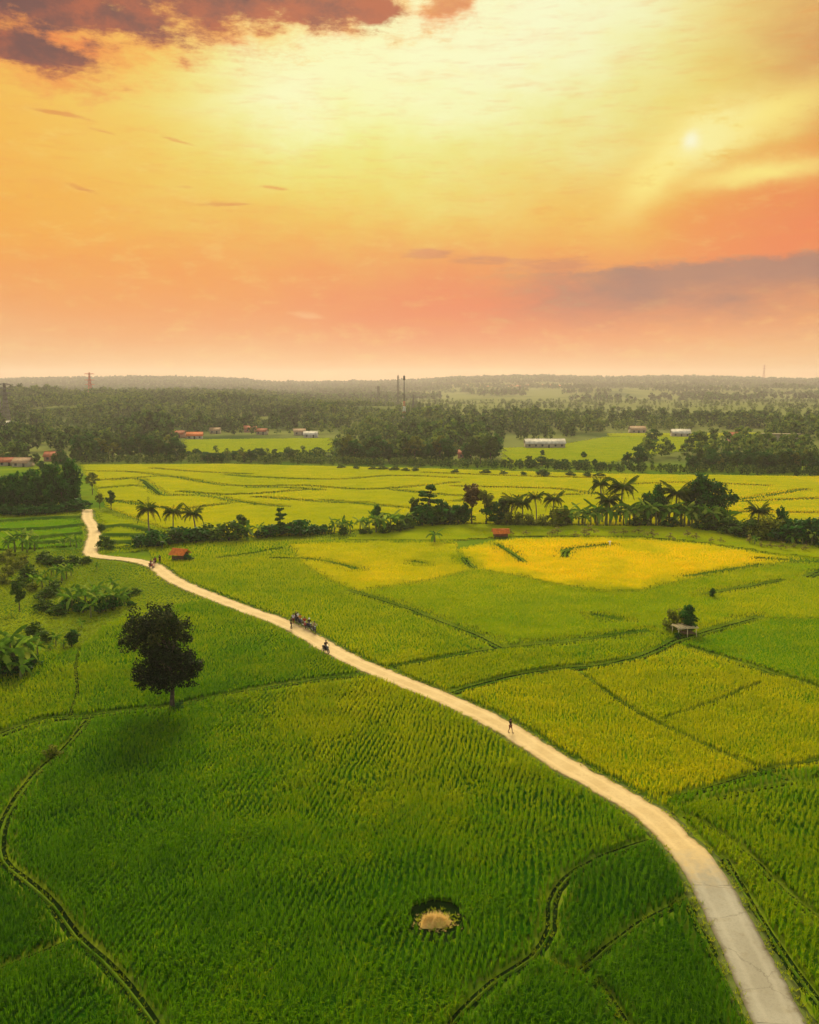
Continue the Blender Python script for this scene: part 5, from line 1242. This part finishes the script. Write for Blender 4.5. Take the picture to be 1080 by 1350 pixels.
def platform():
    p = at(902, 838); o = empty('bamboo_platform', p, R(12)); w, d, h = 2.7, 1.7, 1.35
    tag(o, 'pale bamboo watch platform on thin legs beside the small dark tree in the paddies', 'platform')
    for x in (-w / 2, 0, w / 2):
        for y in (-d / 2, d / 2):
            b = MB(); b.tube([(x * 1.06, y * 1.1, -.3), (x, y, h * .5), (x, y, h + (.25 if y > 0 else .05))], [.055, .05, .04], 6); b.build('leg', BAMBOO, o)
    b = MB()
    for i in range(15): x = -w / 2 - .1 + i * (w + .2) / 14; b.tube([(x, -d / 2 - .18, h + .05 + .04 * math.sin(i * 2.3)), (x + .03, d / 2 + .15, h + .1 + .05 * math.sin(i * 1.7))], .055, 5)
    b.build('deck', BAMBOO, o)
    b = MB()
    for y in (-d / 2 - .08, d / 2): b.tube([(-w / 2 - .3, y, h - .06), (w / 2 + .3, y, h - .06)], .055, 5)
    b.build('deck_beam', BAMBOO, o)
    b = MB()
    for i in range(9): y = -d / 2 + .1 + i * (d - .2) / 8; b.tube([(-w / 2 + .9, y, .48), (w / 2, y, .48)], .05, 5)
    b.build('lower_shelf', WOODM, o)
platform()
broad('round_dark', 909, 835, 38, 'small dark-crowned tree right behind the pale bamboo platform', wide=1.05)
shrub('olive', 891, 833, 26, 'tall thin olive shrub behind the far end of the bamboo platform', wide=.75)
shrub('dark', 893, 841, 7, 'dark low bush under the near end of the bamboo platform')
def marker():
    p = at(804, 721); o = empty('marker_post', p); tag(o, 'short whitish post at the end of the dark bank inside the golden paddy', 'post')
    b = MB(); b.tube([(0, 0, -.3), (0, 0, 1.35)], [.12, .10], 8); b.build('post', WHITEP, o)
    b = MB(); b.tube([(-.42, 0, 1.2), (.3, 0, 1.25)], .06, 6); b.build('cross_bar', WHITEP, o)
marker()

# --- the bare hollow with its heap of pale earth and straw
def heap():
    hp = POND.mean(0); V = [(*(hp + (p - hp) * 1.15), .012) for p in POND] + [(*hp, .012)]; n_ = len(POND)
    tag(link('hollow', np_mesh('hollow', V, None, [(i, (i + 1) % n_, n_) for i in range(n_)], [SHADE_MUD])), kind='structure')
    c = at(573, 1218); n, m = 40, 14; V, q = [], []
    for j in range(m + 1):
        for i in range(n):
            a = 2 * math.pi * i / n; r = j / m
            rx, ry = 1.05, .62
            x, y = r * rx * math.cos(a), r * ry * math.sin(a)
            k = (1 + .16 * wob(np.array(x * 3 + 9), np.array(y * 3), 2.2) * r)
            z = .55 * (1 - r ** 2.2) + .10 * float(wob(np.array(x + 5), np.array(y), .7)) * (1 - r) + .07 * float(wob(np.array(x), np.array(y), .3, 1)) * (1 - r * .7) - .06
            V.append((x * k, y * k + .1 * x, z + .10 * x * (r < .9)))
    for j in range(m):
        for i in range(n): q.append((j * n + i, j * n + (i + 1) % n, (j + 1) * n + (i + 1) % n, (j + 1) * n + i))
    mt = solid('pale_earth_heap', (0.72, 0.44, 0.15, 1), .95, .5, 2.2, .0, bump=.8, col2=(0.50, 0.36, 0.08, 1))
    o = empty('earth_heap', (*c[:2], 0)); tag(o, 'pale tan heap of dry earth and straw in the small clearing of the big paddy', 'heap')
    link('mound', np_mesh('mound', V, q, None, [mt], smooth_=True), o)
    P = np.c_[rng.normal(0, .55, 260), rng.normal(0, .33, 260)]; z = .5 * np.clip(1 - (P[:, 0] / 1.05) ** 2 - (P[:, 1] / .62) ** 2, 0, 1)
    Vv, _, t, cc = blades(P, z, rng.uniform(.1, .3, 260), .04, 5, 3, np.full(260, .9), 1.8)
    link('straw', np_mesh('straw', Vv, None, t, [leaf_mat('straw_blades', (0.30, 0.24, 0.04, 1), (0.75, 0.52, 0.18, 1), .3)], cc), o)
    g = grid_points(POND, 0.2, .3, .3, 0, 200, jit=.4); g = g[inside(g, POND)]; g = g[((((g - c[:2]) / (1.0, .6)) ** 2).sum(1) > 1) & ((((g - POND.mean(0)) / (1.45, 1.25)) ** 2).sum(1) < 1)]
    Vv, _, t, cc = blades(g, 0.0, rng.uniform(.12, .3, len(g)), .06, 7, 3, .55 + rng.normal(0, .12, len(g)), 1.2)
    tag(link('grass', np_mesh('grass', Vv, None, t, [GRASS], cc)), kind='stuff')
heap()
def stump():
    o = empty('tree_stump', at(247, 936)); tag(o, 'short brown stump beside the shrub under the big lone tree', 'stump')
    b = MB(); b.tube([(0, 0, -.2), (0, 0, .1), (.03, 0, .5)], [.34, .26, .22], 9); b.build('stump', WOODM, o)
shrub('olive', 70, 999, 14, 'small round bush on the bank corner near the edge of the big paddy', wide=1.0)

# --- people
SKIN = solid('skin', (0.20, 0.105, 0.062, 1), .6, .1, 4.0, .3); HAIR = solid('hair', (0.012, 0.010, 0.009, 1), .6, .2, 20.0, .3)
def cloth(name, c): return solid(name, c, .9, .2, 8.0, .05)
CL = {'black': cloth('black_cloth', (0.014, 0.012, 0.014, 1)), 'white': cloth('white_cloth', (0.72, 0.68, 0.66, 1)), 'orange': cloth('orange_cloth', (0.65, 0.24, 0.03, 1)), 'red': cloth('red_cloth', (0.40, 0.04, 0.03, 1)), 'pink': cloth('pink_cloth', (0.72, 0.36, 0.34, 1)),
      'blue': cloth('navy_cloth', (0.03, 0.035, 0.09, 1)), 'lilac': cloth('lilac_cloth', (0.50, 0.42, 0.52, 1)), 'maroon': cloth('maroon_cloth', (0.14, 0.02, 0.025, 1)), 'tan': cloth('tan_cloth', (0.40, 0.28, 0.15, 1))}
def grow(name, V, E, rad, mat, levels=1):
    """one continuous skinned surface along a skeleton"""
    me = bpy.data.meshes.new(name); me.from_pydata([tuple(v) for v in V], E, [])
    ob = bpy.data.objects.new('tmp', me); COL.objects.link(ob)
    sk = ob.modifiers.new('s', 'SKIN'); sk.use_smooth_shade = True
    for i, r in enumerate(rad): me.skin_vertices[0].data[i].radius = (r, r) if not isinstance(r, tuple) else r
    me.skin_vertices[0].data[0].use_root = True
    sb = ob.modifiers.new('d', 'SUBSURF'); sb.levels = levels; sb.render_levels = levels
    dg = bpy.context.evaluated_depsgraph_get()
    out = bpy.data.meshes.new_from_object(ob.evaluated_get(dg)); out.name = name
    bpy.data.objects.remove(ob); bpy.data.meshes.remove(me)
    out.materials.clear(); out.materials.append(mat); return out
POSES = {}
def skeleton(pose):
    """joints facing +x, in metres; standing height about 1.66"""
    J = {}
    if pose == 'ride':
        J['pel'] = (-.12, 0, .80); J['spi'] = (-.10, 0, 1.02); J['che'] = (-.05, 0, 1.24); J['nec'] = (-.01, 0, 1.40); J['hd0'] = (.01, 0, 1.47); J['hd1'] = (.03, 0, 1.60)
        for s, n in ((1, 'l'), (-1, 'r')):
            J[n + 'sho'] = (-.03, s * .18, 1.33); J[n + 'elb'] = (.12, s * .29, 1.10); J[n + 'wri'] = (.36, s * .30, 1.05)
            J[n + 'hip'] = (-.08, s * .10, .80); J[n + 'kne'] = (.32, s * .17, .66); J[n + 'ank'] = (.16, s * .16, .28); J[n + 'toe'] = (.34, s * .18, .24)
    else:
        st = .17 if pose == 'walk' else .04
        J['pel'] = (0, 0, .88); J['spi'] = (.01, 0, 1.06); J['che'] = (.01, 0, 1.26); J['nec'] = (.015, 0, 1.42); J['hd0'] = (.03, 0, 1.48); J['hd1'] = (.045, 0, 1.60)
        for s, n in ((1, 'l'), (-1, 'r')):
            f = s * st
            J[n + 'sho'] = (0, s * .175, 1.36); J[n + 'elb'] = (-f * .55 - .02, s * .225, 1.10); J[n + 'wri'] = (-f * .8 + .07, s * .225, .87)
            J[n + 'hip'] = (0, s * .085, .86); J[n + 'kne'] = (f * .62 + .04, s * .095, .48); J[n + 'ank'] = (f * 1.15 - (.05 if f < 0 else 0), s * .095, .085 + (.05 if f < -.1 else 0)); J[n + 'toe'] = (f * 1.15 + .16 - (.05 if f < 0 else 0), s * .115, .03)
    return {k: np.array(v, float) for k, v in J.items()}
def body_mesh(J, grip):
    names = ['pel', 'spi', 'che', 'nec', 'hd0', 'hd1']; V = [J[k] for k in names]; E = [(i, i + 1) for i in range(5)]
    rad = [(.13, .10), (.12, .095), (.145, .10), .052, (.075, .085), (.078, .09)]
    def add(p, r, par):
        V.append(np.array(p, float)); rad.append(r); E.append((par, len(V) - 1)); return len(V) - 1
    nose = add(J['hd0'] + (.10, 0, .055), .012, 4)
    for s, n in ((1, 'l'), (-1, 'r')):
        a = add(J[n + 'sho'], .055, 2); b = add(J[n + 'elb'], .042, a); c = add(J[n + 'wri'], .028, b)
        fd = J[n + 'wri'] - J[n + 'elb']; fd /= np.linalg.norm(fd)
        pal = add(J[n + 'wri'] + fd * .075, (.036, .022), c)
        sdv = np.cross(fd, (0, s, 0)); sdv = np.array([fd[2], 0, -fd[0]]) if np.linalg.norm(sdv) < .1 else sdv / np.linalg.norm(sdv)
        curl = np.array([0, -s, 0]) if not grip else np.array([0, 0, -1.0])
        across = sdv if not grip else np.array([0, 1.0, 0])
        for i, ln in enumerate((.066, .076, .072, .056)):
            k = pal; base = J[n + 'wri'] + fd * .088 + across * (.030 - .020 * i)
            k = add(base, .0095, k); k = add(base + fd * ln * .5 + curl * ln * (.5 if grip else .15), .0085, k); add(base + fd * ln * (.55 if grip else .9) + curl * ln * (1.0 if grip else .42), .0075, k)
        tb = add(J[n + 'wri'] + fd * .035 + across * .034, .011, c); add(J[n + 'wri'] + fd * .075 + across * .052 + curl * .018, .0095, tb)
        h = add(J[n + 'hip'], .085, 0); k = add(J[n + 'kne'], .056, h); an = add(J[n + 'ank'], .037, k); add(J[n + 'toe'], (.034, .026), an)
    return V, E, rad
def clothes(J, long_legs, long_sleeves):
    up = (['pel', 'spi', 'che'], [(.155, .125), (.145, .12), (.17, .125)])
    V = [J[k] for k in up[0]]; rad = list(up[1]); E = [(0, 1), (1, 2)]
    V.append(J['che'] * .35 + J['nec'] * .65); rad.append(.075); E.append((2, 3))
    for n in 'lr':
        V.append(J[n + 'sho']); rad.append(.075); E.append((2, len(V) - 1))
        e = J[n + 'sho'] * .3 + J[n + 'elb'] * .7; V.append(e); rad.append(.062); E.append((len(V) - 2, len(V) - 1))
        if long_sleeves: V.append(J[n + 'wri'] * .9 + J[n + 'elb'] * .1); rad.append(.042); E.append((len(V) - 2, len(V) - 1))
    shirt = (V, E, rad)
    V = [J['pel']]; rad = [(.15, .125)]; E = []
    for n in 'lr':
        V.append(J[n + 'hip'] - (0, 0, .03)); rad.append(.105); E.append((0, len(V) - 1))
        k = J[n + 'kne']; V.append(k if long_legs else k * .9 + J[n + 'hip'] * .1); rad.append(.078); E.append((len(V) - 2, len(V) - 1))
        if long_legs: V.append(J[n + 'ank'] * .92 + k * .08); rad.append(.056); E.append((len(V) - 2, len(V) - 1))
    return shirt, (V, E, rad)
_pm = {}
def person(loc, rz, pose, shirt, legs, label, long_legs=True, long_sleeves=False, helmet=None, group=None, scale=1.0):
    key = (pose, long_legs, long_sleeves)
    if key not in _pm:
        J = skeleton(pose); b = grow('body', *body_mesh(J, pose == 'ride'), SKIN); (s, l) = clothes(J, long_legs, long_sleeves)
        _pm[key] = (J, b, grow('shirt', *s, CL['black']), grow('trousers', *l, CL['black']))
    J, b, s, l = _pm[key]
    o = link('person', b, None, loc); o.rotation_euler = (0, 0, rz); o.scale = (scale,) * 3
    for nm, me, c in (('shirt', s, shirt), ('trousers' if long_legs else 'shorts', l, legs)):
        mm = me.copy(); mm.materials.clear(); mm.materials.append(CL[c]); link(nm, mm, o)
    h = J['hd0'] * .35 + J['hd1'] * .65; m = MB()
    if helmet: m.ball(h + (-.01, 0, .03), (.145, .125, .135), 12, 8); m.build('helmet', CL[helmet], o, smooth_=True)
    else: m.ball(h + (-.022, 0, .035), (.105, .092, .098), 12, 8); m.build('hair', HAIR, o, smooth_=True)
    for sgn in (-1, 1): m = MB(); m.ball(J['hd0'] + (.073, sgn * .032, .068), .011, 6, 5); m.build('eye', HAIR, o)
    m = MB(); m.box(J['hd0'] + (.083, 0, .005), (.012, .045, .010)); m.build('mouth', CL['maroon'], o)
    for sgn in (-1, 1): m = MB(); m.ball(h + (-.005, sgn * .087, -.02), (.022, .012, .034), 6, 5); m.build('ear', SKIN, o)
    for n in 'lr':
        m = MB(); a, t = J[n + 'ank'], J[n + 'toe']; mid = (a * .35 + t * .65); m.ball(mid - (0, 0, .012), (.125, .048, .042), 10, 6); m.build('shoe', HAIR, o, smooth_=True)
    return tag(o, label, 'person', group)

RUBBER = solid('tyre_rubber', (0.012, 0.012, 0.012, 1), .9, .2, 10.0, .1); CHROME = solid('metal_grey', (0.30, 0.29, 0.28, 1), .35, .2, 10.0, .5, .6)
PAINT = {k: solid(k + '_bike_paint', c, .3, .1, 3.0, .5) for k, c in (('black', (0.02, 0.02, 0.022, 1)), ('red', (0.38, 0.03, 0.02, 1)), ('blue', (0.04, 0.06, 0.2, 1)), ('white', (0.6, 0.58, 0.55, 1)))}
LAMP = solid('lamp_glass', (0.7, 0.68, 0.6, 1), .15, .1, 5.0, .5)
_bk = []
def bike_meshes():
    L = []
    for x in (-.62, .62):
        m = MB(); m.ring((x, 0, .29), (0, 1, 0), .245, .048); ty = m.mesh('tyre', RUBBER, True)
        m = MB(); m.ring((x, 0, .29), (0, 1, 0), .195, .016, 18, 5); m.tube([(x, -.06, .29), (x, .06, .29)], .05, 8)
        for k in range(8): a = k * math.pi / 4; m.tube([(x, 0, .29), (x + .19 * math.cos(a), 0, .29 + .19 * math.sin(a))], .008, 4)
        L.append((ty, m.mesh('rim', CHROME)))
    b = MB(); b.prism([(-.055, .34), (.055, .34), (.12, .62), (.13, .70), (-.13, .70), (-.12, .62)], -.82, -.02)
    b.prism([(-.05, .30), (.05, .30), (.06, .46), (-.06, .46)], -.15, .36)
    b.prism([(-.17, .40), (.17, .40), (.20, .72), (.10, .98), (-.10, .98), (-.20, .72)], .30, .40)
    b.tube([(-.82, 0, .66), (-.95, 0, .72), (-1.0, 0, .62)], [.10, .07, .03], 6); b.tube([(.34, 0, .95), (.44, 0, .60), (.56, 0, .56), (.70, 0, .60)], [.08, .06, .09, .05], 6)
    s = MB(); s.prism([(-.12, .70), (.12, .70), (.13, .76), (.09, .80), (-.09, .80), (-.13, .76)], -.78, .06)
    h = MB(); h.tube([(.30, -.34, 1.02), (.36, -.20, 1.04), (.38, 0, 1.0), (.36, .20, 1.04), (.30, .34, 1.02)], .02, 6); h.tube([(.33, -.26, 1.05), (.40, -.30, 1.22)], .01, 4); h.tube([(.33, .26, 1.05), (.40, .30, 1.22)], .01, 4); h.ball((.41, -.31, 1.24), (.02, .06, .045), 8, 5); h.ball((.41, .31, 1.24), (.02, .06, .045), 8, 5)
    hl = MB(); hl.ball((.42, 0, .95), (.06, .10, .075), 10, 6)
    fk = MB()
    for sgn in (-1, 1): fk.tube([(.38, sgn * .06, .85), (.62, sgn * .075, .29)], .022, 6)
    ex = MB(); ex.tube([(.1, -.12, .26), (-.35, -.15, .27), (-.85, -.16, .38)], [.02, .03, .05], 8); ex.tube([(-.1, 0, .30), (-.62, .09, .29)], .03, 6); ex.tube([(-.05, -.22, .27), (-.05, .22, .27)], .016, 5)
    return L, b, s, h, hl, fk, ex
def motorbike(loc, rz, paint, label, group=None):
    if not _bk: 
        L, b, s, h, hl, fk, ex = bike_meshes(); _bk.extend([L, b, s.mesh('seat', RUBBER), h.mesh('handlebar', CHROME), hl.mesh('headlight', LAMP, True), fk.mesh('fork', CHROME), ex.mesh('exhaust', CHROME)])
    L, b, s, h, hl, fk, ex = _bk
    o = empty('motorbike', loc, rz)
    for ty, rm in L: t = link('wheel', ty, o); link('rim', rm, t)
    b.build('frame', PAINT[paint], o); link('seat', s, o); link('handlebar', h, o); link('headlight', hl, o); link('fork', fk, o); link('exhaust', ex, o)
    return tag(o, label, 'motorbike', group)
def road_dir(p):
    i = int(np.argmin(np.hypot(*(ROAD_C - p[:2]).T))); return math.atan2(-t_[i][1], -t_[i][0])    # heading away from the viewer: ROAD_C runs outward
ZR = .10
def rider(px, py, turn, paint, shirt, legs, bl, pl, helmet=None, sl=False, facing=False):
    p = at(px, py, ZR); a = (math.atan2(-p[1], -p[0]) + turn) if facing else road_dir(p) + turn
    motorbike(p, a, paint, bl); person(p, a, 'ride', shirt, legs, pl, True, sl, helmet)
walk = at(673, 966, ZR); person(walk, road_dir(walk) + .35, 'walk', 'black', 'maroon', 'person in a black shirt and dark shorts walking alone along the road', long_legs=False, scale=.9)
rider(430, 860, .05, 'black', 'black', 'black', 'dark motorbike ridden by itself near the low edge of the road', 'person in black riding the lone motorbike near the road edge')
rider(396, 823.5, 0.45, 'black', 'orange', 'blue', 'motorbike at the upper end of the parked row, under the rider in orange', 'person in an orange shirt sitting on the first motorbike of the row', facing=True)
rider(402, 827.5, 0.15, 'red', 'red', 'black', 'motorbike with red paint, second in the row on the road', 'person in a red shirt sitting on the red-painted motorbike of the row', facing=True)
rider(408, 829.5, 0.5, 'black', 'black', 'blue', 'motorbike third in the row, under the rider in a white helmet', 'person with a white helmet and black shirt sitting in the row of motorbikes', 'white', facing=True)
rider(414.5, 833.5, 0.25, 'black', 'tan', 'black', 'motorbike at the lower end of the row, nearest the lone rider', 'person in a tan jacket sitting on the last motorbike of the row', sl=True, facing=True)
for px_, py_, a_, sh_, lg_, lab_ in [(384, 828.5, .3, 'black', 'black', 'person dressed all in black standing at the front corner of the group by the motorbikes'), (387, 823, 1.4, 'lilac', 'maroon', 'person in a pale lilac shirt standing at the head of the motorbike row'),
     (390.5, 820.5, -2.0, 'black', 'blue', 'person in a black top standing behind the pale lilac shirt'), (393, 821, 2.6, 'white', 'black', 'person in a white shirt standing at the back of the motorbike group')]:
    person(at(px_, py_, ZR), a_, 'stand', sh_, lg_, lab_)
p_ = at(199.5, 748.5, ZR); rider(199.5, 748.5, .2, 'red', 'maroon', 'black', 'motorbike stopped on the bend of the road near the orange-roofed hut', 'person in dark red sitting on the motorbike at the road bend')
for px_, py_, a_, sh_, lg_, lab_ in [(203, 748, .5, 'pink', 'pink', 'person in pale pink clothes standing beside the motorbike at the road bend'), (211, 742.5, 2.0, 'black', 'black', 'person in black standing on the road bend, nearest the orange-roofed hut'), (205, 745, -1.0, 'maroon', 'black', 'person in maroon standing just behind the pink clothes at the road bend')]:
    person(at(px_, py_, ZR), a_, 'stand', sh_, lg_, lab_)
